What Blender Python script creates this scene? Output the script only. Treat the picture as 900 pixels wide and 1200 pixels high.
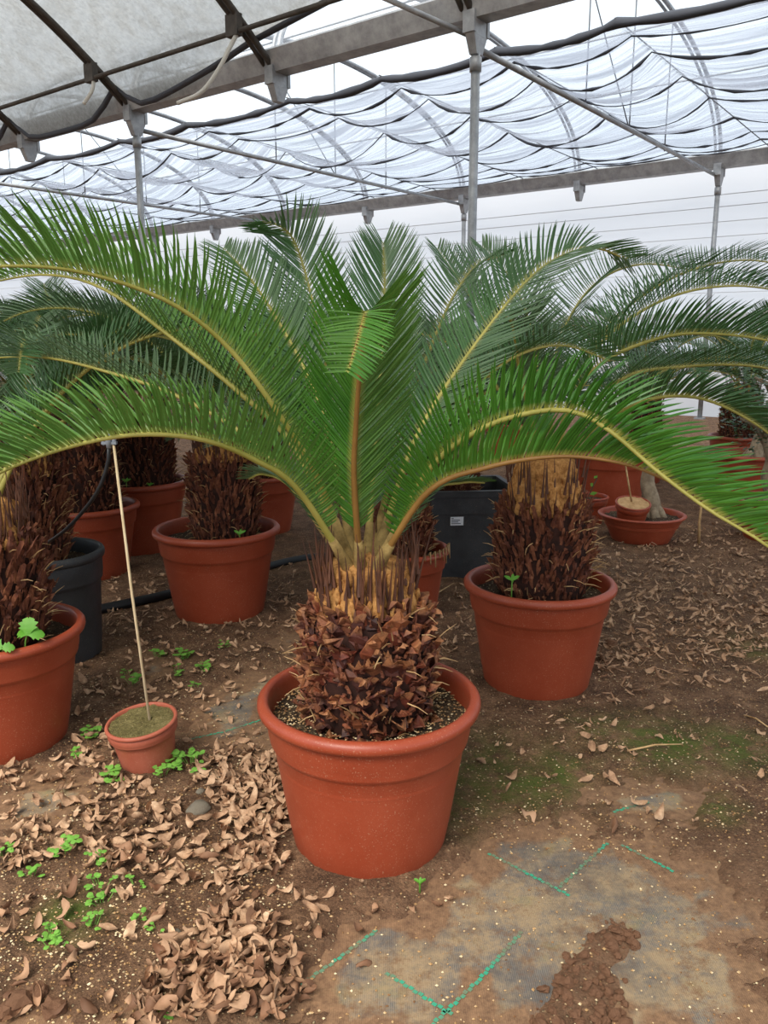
import bpy, math, random
import numpy as np
from mathutils import Vector, Matrix

scene = bpy.context.scene
COL = scene.collection
for o in list(bpy.data.objects):
    bpy.data.objects.remove(o)

# ------------------------------------------------------------------ camera, sky, sun, exposure
F, PITCH, CAMH = 950.0, math.radians(11.9), 1.36
cam_d = bpy.data.cameras.new('camera')
cam_d.sensor_fit = 'VERTICAL'; cam_d.sensor_height = 24.0; cam_d.lens = 24.0 * F / 1200.0
cam_d.clip_start = 0.05; cam_d.clip_end = 300
cam = bpy.data.objects.new('camera', cam_d); COL.objects.link(cam)
cam.location = (0, 0, CAMH); cam.rotation_euler = (math.pi / 2 - PITCH, 0, 0)
scene.camera = cam

world = bpy.data.worlds.new('overcast_sky'); scene.world = world
world.use_nodes = True
wn = world.node_tree.nodes; wn.clear()
w_out = wn.new('ShaderNodeOutputWorld'); w_bg = wn.new('ShaderNodeBackground')
w_bg.inputs['Color'].default_value = (0.78, 0.89, 1.0, 1); w_bg.inputs['Strength'].default_value = 1.35
world.node_tree.links.new(w_bg.outputs[0], w_out.inputs[0])

sun_d = bpy.data.lights.new('sun_offscreen', 'SUN'); sun_d.energy = 5.4; sun_d.angle = math.radians(35); sun_d.color = (1, .94, .84)
sun = bpy.data.objects.new('sun_offscreen', sun_d); COL.objects.link(sun)
sun.rotation_euler = (math.radians(38), 0, math.radians(-28))

scene.view_settings.view_transform = 'Standard'
scene.view_settings.look = 'None'
scene.view_settings.exposure = 0.0
scene.view_settings.gamma = 1.0
scene.view_settings.use_curve_mapping = False

# ------------------------------------------------------------------ pixel <-> place helpers
cp, sp = math.cos(PITCH), math.sin(PITCH)
def ray(px, py):
    a = (px - 450) / F; b = (600 - py) / F
    return np.array([a, cp + b * sp, -sp + b * cp])
def G(px, py, z=0.0):
    r = ray(px, py); return np.array([0, 0, CAMH]) + r * ((z - CAMH) / r[2])
def P(px, py, Y):
    r = ray(px, py); return np.array([0, 0, CAMH]) + r * (Y / r[1])
def proj(p):
    x, y, z = p[0], p[1], p[2] - CAMH
    d = y * cp - z * sp; u = y * sp + z * cp
    return 450 + F * x / d, 600 - F * u / d, d

# ------------------------------------------------------------------ mesh helpers
ALONG = [0]*3+[.14]*3+[.45]*3+[.8]*3+[1.0]*3
def along(me):
    at = me.attributes.new('along', 'FLOAT', 'POINT'); at.data.foreach_set('value', np.tile(ALONG, len(me.vertices)//15).astype(np.float32))
class MB:
    def __init__(s): s.v = []; s.f = []
    def add(s, verts, faces):
        k = len(s.v); s.v.extend([tuple(map(float, q)) for q in verts]); s.f.extend([tuple(i + k for i in f) for f in faces])
    def box(s, lo, hi):
        x0, y0, z0 = lo; x1, y1, z1 = hi
        s.add([(x0,y0,z0),(x1,y0,z0),(x1,y1,z0),(x0,y1,z0),(x0,y0,z1),(x1,y0,z1),(x1,y1,z1),(x0,y1,z1)],
              [(0,3,2,1),(4,5,6,7),(0,1,5,4),(1,2,6,5),(2,3,7,6),(3,0,4,7)])
    def tube(s, pts, r, n=8, cap=True):
        pts = [np.array(p, float) for p in pts]
        m = len(pts); rs = r if hasattr(r, '__len__') else [r] * m
        vs = []; up = None
        for i in range(m):
            t = pts[min(i+1, m-1)] - pts[max(i-1, 0)]; t = t / (np.linalg.norm(t) + 1e-12)
            if up is None:
                up = np.array([0,0,1.0]) if abs(t[2]) < .9 else np.array([1.0,0,0])
            a = np.cross(t, up); a /= np.linalg.norm(a) + 1e-12
            up = np.cross(a, t)
            for k in range(n):
                w = 2 * math.pi * k / n
                vs.append(pts[i] + rs[i] * (math.cos(w) * a + math.sin(w) * up))
        fs = [(i*n+k, i*n+(k+1)%n, (i+1)*n+(k+1)%n, (i+1)*n+k) for i in range(m-1) for k in range(n)]
        if cap:
            fs.append(tuple(range(n))[::-1]); fs.append(tuple((m-1)*n + k for k in range(n)))
        s.add(vs, fs)
    def lathe(s, prof, n=48, close=False):
        m = len(prof)
        vs = [(r*math.cos(2*math.pi*k/n), r*math.sin(2*math.pi*k/n), z) for r, z in prof for k in range(n)]
        fs = [(i*n+k, i*n+(k+1)%n, (i+1)*n+(k+1)%n, (i+1)*n+k) for i in range(m-1) for k in range(n)]
        s.add(vs, fs)
        return fs
    def mesh(s, name, smooth=True):
        me = bpy.data.meshes.new(name); me.from_pydata(s.v, [], s.f)
        if smooth: me.polygons.foreach_set('use_smooth', [True] * len(me.polygons))
        me.update(); return me
    def build(s, name, mat, parent=None, smooth=True):
        return link(name, s.mesh(name, smooth), mat, parent)
def link(name, me, mat, parent=None, loc=None, rot=None, scale=None):
    o = bpy.data.objects.new(name, me)
    if mat is not None and len(me.materials) == 0: me.materials.append(mat)
    COL.objects.link(o)
    if parent is not None: o.parent = parent
    if loc is not None: o.location = tuple(loc)
    if rot is not None: o.rotation_euler = rot
    if scale is not None: o.scale = (scale,) * 3 if not hasattr(scale, '__len__') else scale
    return o
def empty(name, loc=(0,0,0), rz=0):
    o = bpy.data.objects.new(name, None); COL.objects.link(o); o.empty_display_size = .1
    o.location = tuple(loc); o.rotation_euler = (0, 0, rz); return o
def tag(o, label=None, cat=None, group=None, kind=None):
    if label: o['label'] = label
    if cat: o['category'] = cat
    if group: o['group'] = group
    if kind: o['kind'] = kind
    return o
def catmull(pts, n):
    pts = np.array(pts, float)
    p = np.vstack([2*pts[0]-pts[1], pts, 2*pts[-1]-pts[-2]])
    out = []
    per = max(4, n // (len(pts)-1) + 1)
    for i in range(len(pts)-1):
        a, b, c, d = p[i:i+4]
        for t in np.linspace(0, 1, per, endpoint=False):
            out.append(.5*((2*b)+(-a+c)*t+(2*a-5*b+4*c-d)*t*t+(-a+3*b-3*c+d)*t**3))
    out.append(pts[-1]); out = np.array(out)
    L = np.concatenate([[0], np.cumsum(np.linalg.norm(np.diff(out, axis=0), axis=1))])
    s = np.linspace(0, L[-1], n)
    return np.array([[np.interp(q, L, out[:, k]) for k in range(3)] for q in s]), L[-1]
NT = {}
def vnoise(x, y, seed):
    if seed not in NT: NT[seed] = np.random.RandomState(seed).rand(256, 256)
    T = NT[seed]
    xi = np.floor(x).astype(int); yi = np.floor(y).astype(int); fx = x - xi; fy = y - yi
    fx = fx*fx*(3-2*fx); fy = fy*fy*(3-2*fy)
    g = lambda a, b: T[a % 256, b % 256]
    return (g(xi,yi)*(1-fx)+g(xi+1,yi)*fx)*(1-fy)+(g(xi,yi+1)*(1-fx)+g(xi+1,yi+1)*fx)*fy
def fbm(x, y, f, seed, o=4):
    v = 0; a = 1; t = 0
    for k in range(o):
        v = v + a * vnoise(x*f, y*f, seed+k); t += a; a *= .5; f *= 2.1
    return v / t
def poly_sd(x, y, poly):
    n = len(poly); d = np.full(x.shape, 1e9); ins = np.zeros(x.shape, bool)
    for i in range(n):
        ax, ay = poly[i][:2]; bx, by = poly[(i+1) % n][:2]
        ex, ey = bx-ax, by-ay
        t = np.clip(((x-ax)*ex+(y-ay)*ey)/(ex*ex+ey*ey+1e-12), 0, 1)
        d = np.minimum(d, np.hypot(x-ax-t*ex, y-ay-t*ey))
        c = ((ay > y) != (by > y)) & (x < (bx-ax)*(y-ay)/((by-ay) if abs(by-ay) > 1e-9 else 1e-9)+ax)
        ins ^= c
    return np.where(ins, -d, d)

# ------------------------------------------------------------------ materials
def srgb(r, g, b):
    f = lambda c: (c/255/12.92) if c/255 <= .04045 else ((c/255+.055)/1.055)**2.4
    return (f(r), f(g), f(b), 1)
class Mat:
    def __init__(s, name):
        s.m = bpy.data.materials.new(name); s.m.use_nodes = True
        s.nt = s.m.node_tree; s.n = s.nt.nodes; s.n.clear()
        s.out = s.n.new('ShaderNodeOutputMaterial')
        s.b = s.n.new('ShaderNodeBsdfPrincipled'); s.L(s.b.outputs[0], s.out.inputs[0])
    def L(s, a, b): s.nt.links.new(a, b)
    def N(s, t, **k):
        n = s.n.new(t)
        for a, v in k.items():
            if a in n.inputs: n.inputs[a].default_value = v
            else: setattr(n, a, v)
        return n
    def coord(s, kind='Object', scale=(1,1,1)):
        c = s.N('ShaderNodeTexCoord'); mp = s.N('ShaderNodeMapping'); mp.inputs['Scale'].default_value = scale
        s.L(c.outputs[kind], mp.inputs[0]); return mp.outputs[0]
    def noise(s, scale, detail=4, rough=.6, vec=None):
        n = s.N('ShaderNodeTexNoise'); n.inputs['Scale'].default_value = scale; n.inputs['Detail'].default_value = detail; n.inputs['Roughness'].default_value = rough
        if vec is not None: s.L(vec, n.inputs['Vector'])
        return n.outputs[0]
    def ramp(s, fac, stops):
        r = s.N('ShaderNodeValToRGB'); e = r.color_ramp.elements
        while len(e) < len(stops): e.new(.5)
        for q, (p, c) in zip(e, stops): q.position = p; q.color = c if hasattr(c, '__len__') else (c, c, c, 1)
        s.L(fac, r.inputs[0]); return r.outputs[0]
    def mix(s, fac, a, b):
        m = s.N('ShaderNodeMix', data_type='RGBA')
        for q, v in ((0, fac), (6, a), (7, b)):
            if hasattr(v, 'links') or isinstance(v, bpy.types.NodeSocket): s.L(v, m.inputs[q])
            else: m.inputs[q].default_value = v
        return m.outputs[2]
    def bump(s, h, strength=.4, dist=.01):
        b = s.N('ShaderNodeBump'); b.inputs['Strength'].default_value = strength; b.inputs['Distance'].default_value = dist
        s.L(h, b.inputs['Height']); s.L(b.outputs[0], s.b.inputs['Normal'])
    def base(s, c, rough=.6, spec=.5, metal=0):
        if isinstance(c, bpy.types.NodeSocket): s.L(c, s.b.inputs['Base Color'])
        else: s.b.inputs['Base Color'].default_value = c
        s.b.inputs['Roughness'].default_value = rough; s.b.inputs['Metallic'].default_value = metal
        s.b.inputs['Specular IOR Level'].default_value = spec
        return s
    def rnd(s):
        return s.N('ShaderNodeObjectInfo').outputs['Random']

def mat_plastic(name, col, col2, rough=.42, speck=.8):
    m = Mat(name); v = m.coord()
    c = m.mix(m.ramp(m.noise(7, 4, .6, v), [(.35, 0.), (.7, 1.)]), col, col2)
    dust = m.ramp(m.noise(230, 2, .5, v), [(.63, 0.), (.71, speck)])
    dust2 = m.ramp(m.noise(22, 5, .7, v), [(.52, 0.), (.78, .22)])
    c = m.mix(dust2, c, (col2[0]*1.15, col2[1]*1.5, col2[2]*1.7, 1))
    mm = m.N('ShaderNodeMath', operation='MULTIPLY'); m.L(dust, mm.inputs[0]); m.L(m.ramp(m.noise(5, 2, .5, v), [(.30, .05), (.65, .55)]), mm.inputs[1])
    c = m.mix(mm.outputs[0], c, srgb(205, 165, 135))
    m.base(c, rough, .45); m.bump(m.noise(180, 3, .5, v), .08, .004)
    return m.m
M = {}
M['terracotta'] = mat_plastic('terracotta_plastic', srgb(148, 62, 37), srgb(160, 72, 46))
M['terracotta_dusty'] = mat_plastic('terracotta_plastic_dusty', srgb(160, 80, 58), srgb(178, 100, 76), .6)
M['black_plastic'] = mat_plastic('black_plastic', srgb(42, 43, 45), srgb(60, 61, 63), .5, .3)

def mat_soil(name, dark, mid, light, grit, gscale=90, gamt=.62, moss=False):
    m = Mat(name); v = m.coord()
    c = m.ramp(m.noise(7, 10, .8, v), [(.34, dark), (.5, mid), (.64, light)])
    c = m.mix(m.ramp(m.noise(60, 5, .7, v), [(.35, .55), (.6, 0.)]), c, dark)
    c = m.mix(m.ramp(m.noise(190, 4, .7, v), [(.5, 0.), (.66, .5)]), c, (light[0]*1.25, light[1]*1.2, light[2]*1.15, 1))
    c = m.mix(m.ramp(m.noise(150, 3, .7, v), [(.36, .6), (.48, 0.)]), c, dark)
    if moss:
        at = m.N('ShaderNodeAttribute'); at.attribute_name = 'moss'
        mm = m.N('ShaderNodeMath', operation='MULTIPLY'); m.L(at.outputs['Fac'], mm.inputs[0])
        m.L(m.ramp(m.noise(16, 6, .75, v), [(.36, 0.), (.56, 1.)]), mm.inputs[1])
        c = m.mix(mm.outputs[0], c, srgb(88, 108, 38))
        at2 = m.N('ShaderNodeAttribute'); at2.attribute_name = 'pale'
        c = m.mix(at2.outputs['Fac'], c, m.ramp(m.noise(25, 6, .7, v), [(.3, srgb(104, 72, 52)), (.7, srgb(172, 134, 104))]))
    vo = m.N('ShaderNodeTexVoronoi'); vo.inputs['Scale'].default_value = gscale; m.L(v, vo.inputs['Vector'])
    sp_ = m.ramp(vo.outputs['Distance'], [(.18, 1.), (.30, 0.)])
    sep = m.N('ShaderNodeSeparateColor'); m.L(vo.outputs['Color'], sep.inputs[0])
    pick = m.ramp(sep.outputs[0], [(gamt, 0.), (gamt+.05, 1.)])
    mu = m.N('ShaderNodeMath', operation='MULTIPLY'); m.L(sp_, mu.inputs[0]); m.L(pick, mu.inputs[1])
    c = m.mix(mu.outputs[0], c, grit)
    m.base(c, .9, .25)
    ad = m.N('ShaderNodeMath', operation='ADD'); m.L(m.noise(70, 6, .75, v), ad.inputs[0]); m.L(mu.outputs[0], ad.inputs[1])
    m.bump(ad.outputs[0], 1.0, .02)
    return m.m
M['ground_soil'] = mat_soil('ground_soil', srgb(62, 43, 32), srgb(124, 92, 68), srgb(172, 134, 102), srgb(216, 190, 148), 85, .70, moss=True)
M['pot_soil'] = mat_soil('pot_soil', srgb(40, 30, 24), srgb(84, 66, 50), srgb(128, 108, 82), srgb(208, 188, 146), 75, .45)
M['moss_soil'] = mat_soil('moss_soil', srgb(92, 84, 48), srgb(138, 126, 78), srgb(170, 154, 104), srgb(196, 176, 128), 110, .6)

m = Mat('ground_fabric'); v = m.coord()
wv = m.N('ShaderNodeTexWave'); wv.inputs['Scale'].default_value = 70; wv.inputs['Distortion'].default_value = 1.5; m.L(v, wv.inputs['Vector'])
c = m.mix(wv.outputs[1], srgb(92, 87, 82), srgb(120, 113, 105))
c = m.mix(m.ramp(m.noise(5, 10, .85, v), [(.42, 0.), (.55, .9)]), c, srgb(152, 130, 100))
c = m.mix(m.ramp(m.noise(11, 9, .85, v), [(.50, 0.), (.62, .85)]), c, srgb(112, 82, 58))
c = m.mix(m.ramp(m.noise(6.3, 5, .6, v), [(.56, 0.), (.72, .35)]), c, srgb(122, 122, 66))
c = m.mix(m.ramp(m.noise(3.2, 8, .8, v), [(.40, .65), (.52, 0.)]), c, srgb(78, 74, 72))
at = m.N('ShaderNodeAttribute'); at.attribute_name = 'dust'
ad = m.N('ShaderNodeMath', operation='ADD'); m.L(at.outputs['Fac'], ad.inputs[0]); m.L(m.noise(17, 10, .88, v), ad.inputs[1])
c = m.mix(m.ramp(ad.outputs[0], [(.80, 0.), (1.12, .95)]), c, m.ramp(m.noise(40, 6, .8, v), [(.3, srgb(84, 60, 44)), (.7, srgb(150, 116, 86))]))
m.base(c, .75, .3); m.bump(wv.outputs[1], .25, .002); M['fabric'] = m.m
m = Mat('green_thread'); v = m.coord()
m.base(m.mix(m.ramp(m.noise(14, 4, .6, v), [(.45, 0.), (.62, .85)]), srgb(52, 150, 118), srgb(116, 104, 82)), .7); M['green_thread'] = m.m

def mat_leaf(name, c1, c2, back, rough=.42, trans=.25, spec=.45, freq=3, base=None):
    m = Mat(name); v = m.coord()
    c = m.ramp(m.noise(freq, 3, .6, v), [(.3, c1), (.7, c2)])
    if base is not None:
        at = m.N('ShaderNodeAttribute'); at.attribute_name = 'along'
        c = m.mix(m.ramp(at.outputs['Fac'], [(.01, 0.), (.14, 1.)]), base, c)
    g = m.N('ShaderNodeNewGeometry')
    c = m.mix(g.outputs['Backfacing'], c, m.mix(.5, c, back))
    m.base(c, rough, spec)
    t = m.N('ShaderNodeBsdfTranslucent'); m.L(c, t.inputs[0])
    mx = m.N('ShaderNodeMixShader'); mx.inputs[0].default_value = trans
    m.L(m.b.outputs[0], mx.inputs[1]); m.L(t.outputs[0], mx.inputs[2]); m.L(mx.outputs[0], m.out.inputs[0])
    return m.m
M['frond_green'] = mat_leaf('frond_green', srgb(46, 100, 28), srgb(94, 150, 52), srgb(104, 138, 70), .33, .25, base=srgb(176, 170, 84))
M['frond_backlit'] = mat_leaf('frond_backlit', srgb(50, 86, 44), srgb(80, 118, 66), srgb(112, 134, 100), .34, .2, base=srgb(160, 156, 86))  # rear fronds: same leaf greyed, backlight and sky sheen put into the colour
M['weed_green'] = mat_leaf('weed_green', srgb(84, 150, 40), srgb(124, 184, 66), srgb(140, 190, 90), .5, .3, .4, 9)
M['ficus_green'] = mat_leaf('ficus_green', srgb(38, 66, 30), srgb(62, 92, 44), srgb(70, 96, 52), .35, .15, .45, 20)
m = Mat('rachis'); v = m.coord()
m.base(m.ramp(m.noise(6, 3, .6, v), [(.3, srgb(136, 132, 52)), (.7, srgb(186, 174, 92))]), .5, .4); M['rachis'] = m.m
m = Mat('rachis_brown'); v = m.coord()
m.base(m.ramp(m.noise(6, 3, .6, v), [(.3, srgb(120, 84, 38)), (.7, srgb(160, 120, 62))]), .5, .4); M['rachis_brown'] = m.m
m = Mat('petiole_fuzz'); v = m.coord()
m.base(m.ramp(m.noise(30, 5, .7, v), [(.3, srgb(112, 92, 54)), (.7, srgb(176, 148, 92))]), .85, .2); M['petiole'] = m.m
m = Mat('dry_leaf'); v = m.coord()
c = m.ramp(m.rnd(), [(0, srgb(92, 64, 46)), (.3, srgb(142, 104, 78)), (.6, srgb(168, 130, 100)), (.85, srgb(192, 156, 124)), (1, srgb(110, 74, 52))])
c = m.mix(m.ramp(m.noise(14, 5, .7, v), [(.4, .0), (.7, .55)]), c, srgb(96, 62, 42))
m.base(c, .72, .3); M['dry_leaf'] = m.m
m = Mat('dry_litter'); v = m.coord()
c = m.ramp(m.noise(18, 5, .8, v), [(.25, srgb(108, 78, 56)), (.5, srgb(172, 136, 106)), (.75, srgb(220, 188, 154))])
m.base(c, .75, .3); M['dry_litter'] = m.m
m = Mat('leaf_base_bark'); v = m.coord()
c = m.ramp(m.rnd(), [(0, srgb(56, 28, 22)), (.4, srgb(88, 42, 30)), (.75, srgb(120, 56, 36)), (.9, srgb(152, 92, 56)), (1, srgb(72, 34, 26))])
tip = m.N('ShaderNodeSeparateXYZ'); m.L(m.coord(), tip.inputs[0])
ad = m.N('ShaderNodeMath', operation='ADD'); m.L(tip.outputs[2], ad.inputs[0])
mu = m.N('ShaderNodeMath', operation='MULTIPLY'); m.L(m.noise(60, 4, .7, v), mu.inputs[0]); mu.inputs[1].default_value = .03; m.L(mu.outputs[0], ad.inputs[1])
c = m.mix(m.ramp(ad.outputs[0], [(.048, 0.), (.066, .8)]), c, srgb(164, 110, 70))
c = m.mix(m.ramp(m.noise(90, 4, .7, v), [(.45, 0.), (.7, .6)]), c, srgb(52, 26, 22))
m.base(c, .62, .4); m.bump(m.noise(130, 4, .7, v), .5, .004); M['leaf_base'] = m.m
m = Mat('shaggy_bark'); v = m.coord('Object', (1, 1, .45))
c = m.ramp(m.noise(26, 6, .75, v), [(.3, srgb(58, 32, 26)), (.48, srgb(100, 56, 40)), (.66, srgb(146, 92, 62))])
m.base(c, .7, .3); M['shaggy'] = m.m
m = Mat('trunk_core'); v = m.coord(); m.base(m.ramp(m.noise(30, 4, .7, v), [(.3, srgb(30, 17, 14)), (.7, srgb(62, 36, 28))]), .85, .2); M['core'] = m.m
m = Mat('orange_wool'); v = m.coord()
m.base(m.ramp(m.noise(45, 5, .7, v), [(.3, srgb(130, 84, 46)), (.55, srgb(196, 142, 84)), (.8, srgb(222, 176, 116))]), .95, .1); m.bump(m.noise(160, 4, .7, v), .6, .006); M['wool'] = m.m
m = Mat('cataphyll'); v = m.coord(); m.base(m.ramp(m.noise(20, 3, .6, v), [(.3, srgb(60, 32, 22)), (.7, srgb(108, 66, 42))]), .6); M['cataphyll'] = m.m
m = Mat('straw'); v = m.coord(); m.base(m.ramp(m.noise(20, 3, .6, v), [(.3, srgb(150, 112, 70)), (.7, srgb(206, 170, 120))]), .7); M['straw'] = m.m
m = Mat('stake_wood'); v = m.coord('Object', (1, 1, .05)); m.base(m.ramp(m.noise(120, 3, .6, v), [(.3, srgb(186, 160, 118)), (.7, srgb(226, 206, 170))]), .7); M['stake'] = m.m
m = Mat('galvanized'); v = m.coord()
m.base(m.ramp(m.noise(6, 5, .7, v), [(.3, srgb(128, 130, 132)), (.7, srgb(174, 176, 178))]), .5, .5, .35); M['galv'] = m.m
m = Mat('weathered_pipe'); v = m.coord()
m.base(m.ramp(m.noise(8, 5, .7, v), [(.3, srgb(58, 54, 50)), (.7, srgb(92, 86, 80))]), .65, .4, .15); M['pipe'] = m.m
m = Mat('bark_grey'); v = m.coord(); m.base(m.ramp(m.noise(14, 5, .7, v), [(.3, srgb(112, 96, 78)), (.7, srgb(178, 160, 134))]), .85, .2); m.bump(m.noise(40, 4, .7, v), .5, .01); M['bark'] = m.m
m = Mat('cut_wood'); v = m.coord(); m.base(m.ramp(m.noise(20, 4, .7, v), [(.3, srgb(170, 132, 90)), (.7, srgb(206, 168, 122))]), .85, .2); M['cork'] = m.m
m = Mat('stone'); v = m.coord(); m.base(m.ramp(m.noise(30, 5, .7, v), [(.3, srgb(98, 90, 78)), (.7, srgb(142, 132, 116))]), .85, .2); m.bump(m.noise(60, 4, .7, v), .5, .006); M['stone'] = m.m
m = Mat('soil_clod'); v = m.coord(); m.base(m.ramp(m.noise(40, 5, .7, v), [(.3, srgb(98, 68, 52)), (.7, srgb(150, 112, 86))]), .95, .1); m.bump(m.noise(90, 4, .7, v), .7, .006); M['clod'] = m.m
m = Mat('perlite_grit'); v = m.coord(); m.base(m.ramp(m.noise(35, 2, .5, v), [(.35, srgb(120, 86, 58)), (.5, srgb(176, 140, 96)), (.65, srgb(222, 204, 166))]), .9, .2); M['grit'] = m.m
M['black_rubber'] = Mat('black_rubber').base(srgb(30, 31, 33), .45, .4).m
M['grey_plastic'] = Mat('grey_plastic').base(srgb(136, 142, 150), .5, .4).m
M['white_pipe'] = Mat('white_pipe').base(srgb(206, 204, 196), .5, .4).m
M['label_white'] = Mat('label_white').base(srgb(222, 224, 228), .6).m
M['ink'] = Mat('ink').base(srgb(70, 72, 78), .7).m
M['wire'] = Mat('wire').base(srgb(110, 112, 116), .6, .4, .3).m

def mat_sheet(name, col, alpha, trans, streak=None, dark=None):
    """thin sheet: part see-through, part diffusing; streak = (coord scale, lo, hi) density of the weave's folds"""
    m = Mat(name); v = m.coord('Object', streak[0] if streak else (1, 1, 1))
    d = m.N('ShaderNodeBsdfDiffuse'); t = m.N('ShaderNodeBsdfTranslucent'); tr = m.N('ShaderNodeBsdfTransparent')
    if dark:
        n = m.noise(dark[0], 6, .75, v); c = m.ramp(n, [(.35, dark[1]), (.65, col)])
        m.L(c, d.inputs[0]); m.L(c, t.inputs[0])
    else:
        d.inputs[0].default_value = col; t.inputs[0].default_value = col
    a = m.N('ShaderNodeMixShader'); a.inputs[0].default_value = trans; m.L(d.outputs[0], a.inputs[1]); m.L(t.outputs[0], a.inputs[2])
    b = m.N('ShaderNodeMixShader'); m.L(tr.outputs[0], b.inputs[1]); m.L(a.outputs[0], b.inputs[2])
    if streak:
        f = m.ramp(m.noise(1.0, 5, .7, v), [(.42, streak[1]), (.60, streak[2])])
        m.L(f, b.inputs[0])
    else: b.inputs[0].default_value = alpha
    m.L(b.outputs[0], m.out.inputs[0]); return m.m
M['film'] = mat_sheet('roof_film', (.92, .95, 1, 1), .22, .8)
M['wall_film'] = mat_sheet('wall_film', (.95, .95, .96, 1), .80, .78)
M['net_far'] = mat_sheet('shade_net_far', (.37, .40, .47, 1), .5, .7, ((15.0, .35, 1), .30, .90))
M['net_near'] = mat_sheet('shade_net_near', (.43, .41, .375, 1), .6, .85, ((5, 5, 5), .84, .95), (4.5, (.28, .265, .24, 1)))
M['net_roll'] = Mat('net_roll').base(srgb(66, 69, 77), .8).m
m = Mat('wall_band'); v = m.coord(); m.base(srgb(200, 202, 204), .6); M['band'] = m.m

# ------------------------------------------------------------------ ground
random.seed(7); np.random.seed(7)
FAB = [[(320,1215),(345,1160),(380,1108),(440,1085),(500,1070),(545,1035),(560,988),(610,968),(660,966),(705,972),(740,985),(800,1003),(850,1040),(915,1080),(915,1215)],
       [(700,930),(760,920),(822,930),(806,958),(735,957),(705,948)],
       [(215,882),(225,835),(262,800),(330,790),(345,820),(318,850),(310,880)],
       [(-10,935),(60,905),(95,925),(70,955),(30,975),(-10,978)],
       [(140,800),(180,770),(200,785),(160,812)],
       [(300,760),(335,738),(362,748),(350,775)],
       [(40,1200),(150,1185),(160,1215),(40,1215)]]
FABW = [[tuple(G(*q)[:2]) for q in poly] for poly in FAB]
HEAP = [tuple(G(*q)[:2]) for q in [(630,1210),(650,1150),(690,1100),(730,1075),(745,1095),(720,1140),(715,1210)]]
MOSS = [((600,905),.30),((545,960),.16),((770,870),.28),((660,900),.3),((860,880),.2),((520,900),.16),((830,950),.12),((700,860),.2),((620,1060),.05),((560,1075),.06),((880,760),.2),((90,1080),.12)]
def soil_height(x, y):
    z = .004 + .022 * fbm(x, y, 2.2, 3) + .016 * fbm(x, y, 9, 11) + .016 * fbm(x, y, 34, 21, 4) - .014
    sd = np.full(x.shape, 1e9)
    for pl in FABW: sd = np.minimum(sd, poly_sd(x, y, pl))
    sd = sd + (fbm(x, y, 5, 31) - .5) * .30 + (fbm(x, y, 24, 41, 4) - .5) * .20
    k = np.clip((sd + .03) / .10, -1, 1)
    z = np.where(k > 0, (z + .006) * k**1.5 - .006, -.012 + .014 * (fbm(x, y, 13, 51) > .62) * (fbm(x, y, 40, 57, 2)) + 0 * k)
    hp = -poly_sd(x, y, HEAP) + (fbm(x, y, 16, 61) - .5) * .05
    z = np.maximum(z, np.clip(hp, -.02, .05) * .22)
    return z, sd
def build_ground():
    A = np.linspace(-1.5, 1.5, 460); Yr = .75 * (26 / .75) ** np.linspace(0, 1, 470)
    X = np.outer(Yr, A); Y = np.repeat(Yr[:, None], len(A), 1)
    z, sd = soil_height(X, Y)
    fade = np.clip((14 - Y) / 6, 0, 1); z = z * fade
    me = bpy.data.meshes.new('floor')
    nr, nc = X.shape
    co = np.stack([X, Y, z], -1).reshape(-1, 3)
    i = np.arange(nr*nc).reshape(nr, nc)
    q = np.stack([i[:-1,:-1], i[:-1,1:], i[1:,1:], i[1:,:-1]], -1).reshape(-1, 4)
    me.vertices.add(len(co)); me.vertices.foreach_set('co', co.ravel().astype(np.float32))
    me.loops.add(q.size); me.loops.foreach_set('vertex_index', q.ravel().astype(np.int32))
    me.polygons.add(len(q)); me.polygons.foreach_set('loop_start', (np.arange(len(q))*4).astype(np.int32))
    me.polygons.foreach_set('use_smooth', np.ones(len(q), bool))
    me.update(calc_edges=True); me.validate()
    mo = np.zeros(X.shape)
    for (q_, r) in MOSS:
        c = G(*q_); mo = np.maximum(mo, np.clip(1.15 - np.hypot(X - c[0], (Y - c[1])) / r, 0, 1))
    mo = mo * np.clip(.5 + 1.8 * (fbm(X, Y, 4, 71) - .35), 0, 1)
    at = me.attributes.new('moss', 'FLOAT', 'POINT'); at.data.foreach_set('value', mo.ravel().astype(np.float32))
    pc = G(840, 1130); pale = np.maximum(np.clip(1.2 - np.hypot(X - pc[0], Y - pc[1]) / .5, 0, 1) * .8, np.clip(1 - np.abs(sd) / .10, 0, 1) * .55)
    at = me.attributes.new('pale', 'FLOAT', 'POINT'); at.data.foreach_set('value', pale.ravel().astype(np.float32))
    me.materials.append(M['ground_soil'])
    o = bpy.data.objects.new('floor', me); COL.objects.link(o); tag(o, 'brown soil floor of the greenhouse with moss and grit', None, None, 'structure')
    b = MB(); b.add([(-60,-30,-.05),(60,-30,-.05),(60,80,-.05),(-60,80,-.05)], [(0,1,2,3)])
    o2 = b.build('floor', M['ground_soil']); tag(o2, 'bare earth around the greenhouse rows', None, None, 'structure')
build_ground()
def gz(x, y):
    z, _ = soil_height(np.array([float(x)]), np.array([float(y)])); return max(float(z[0]), 0.0)

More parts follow.
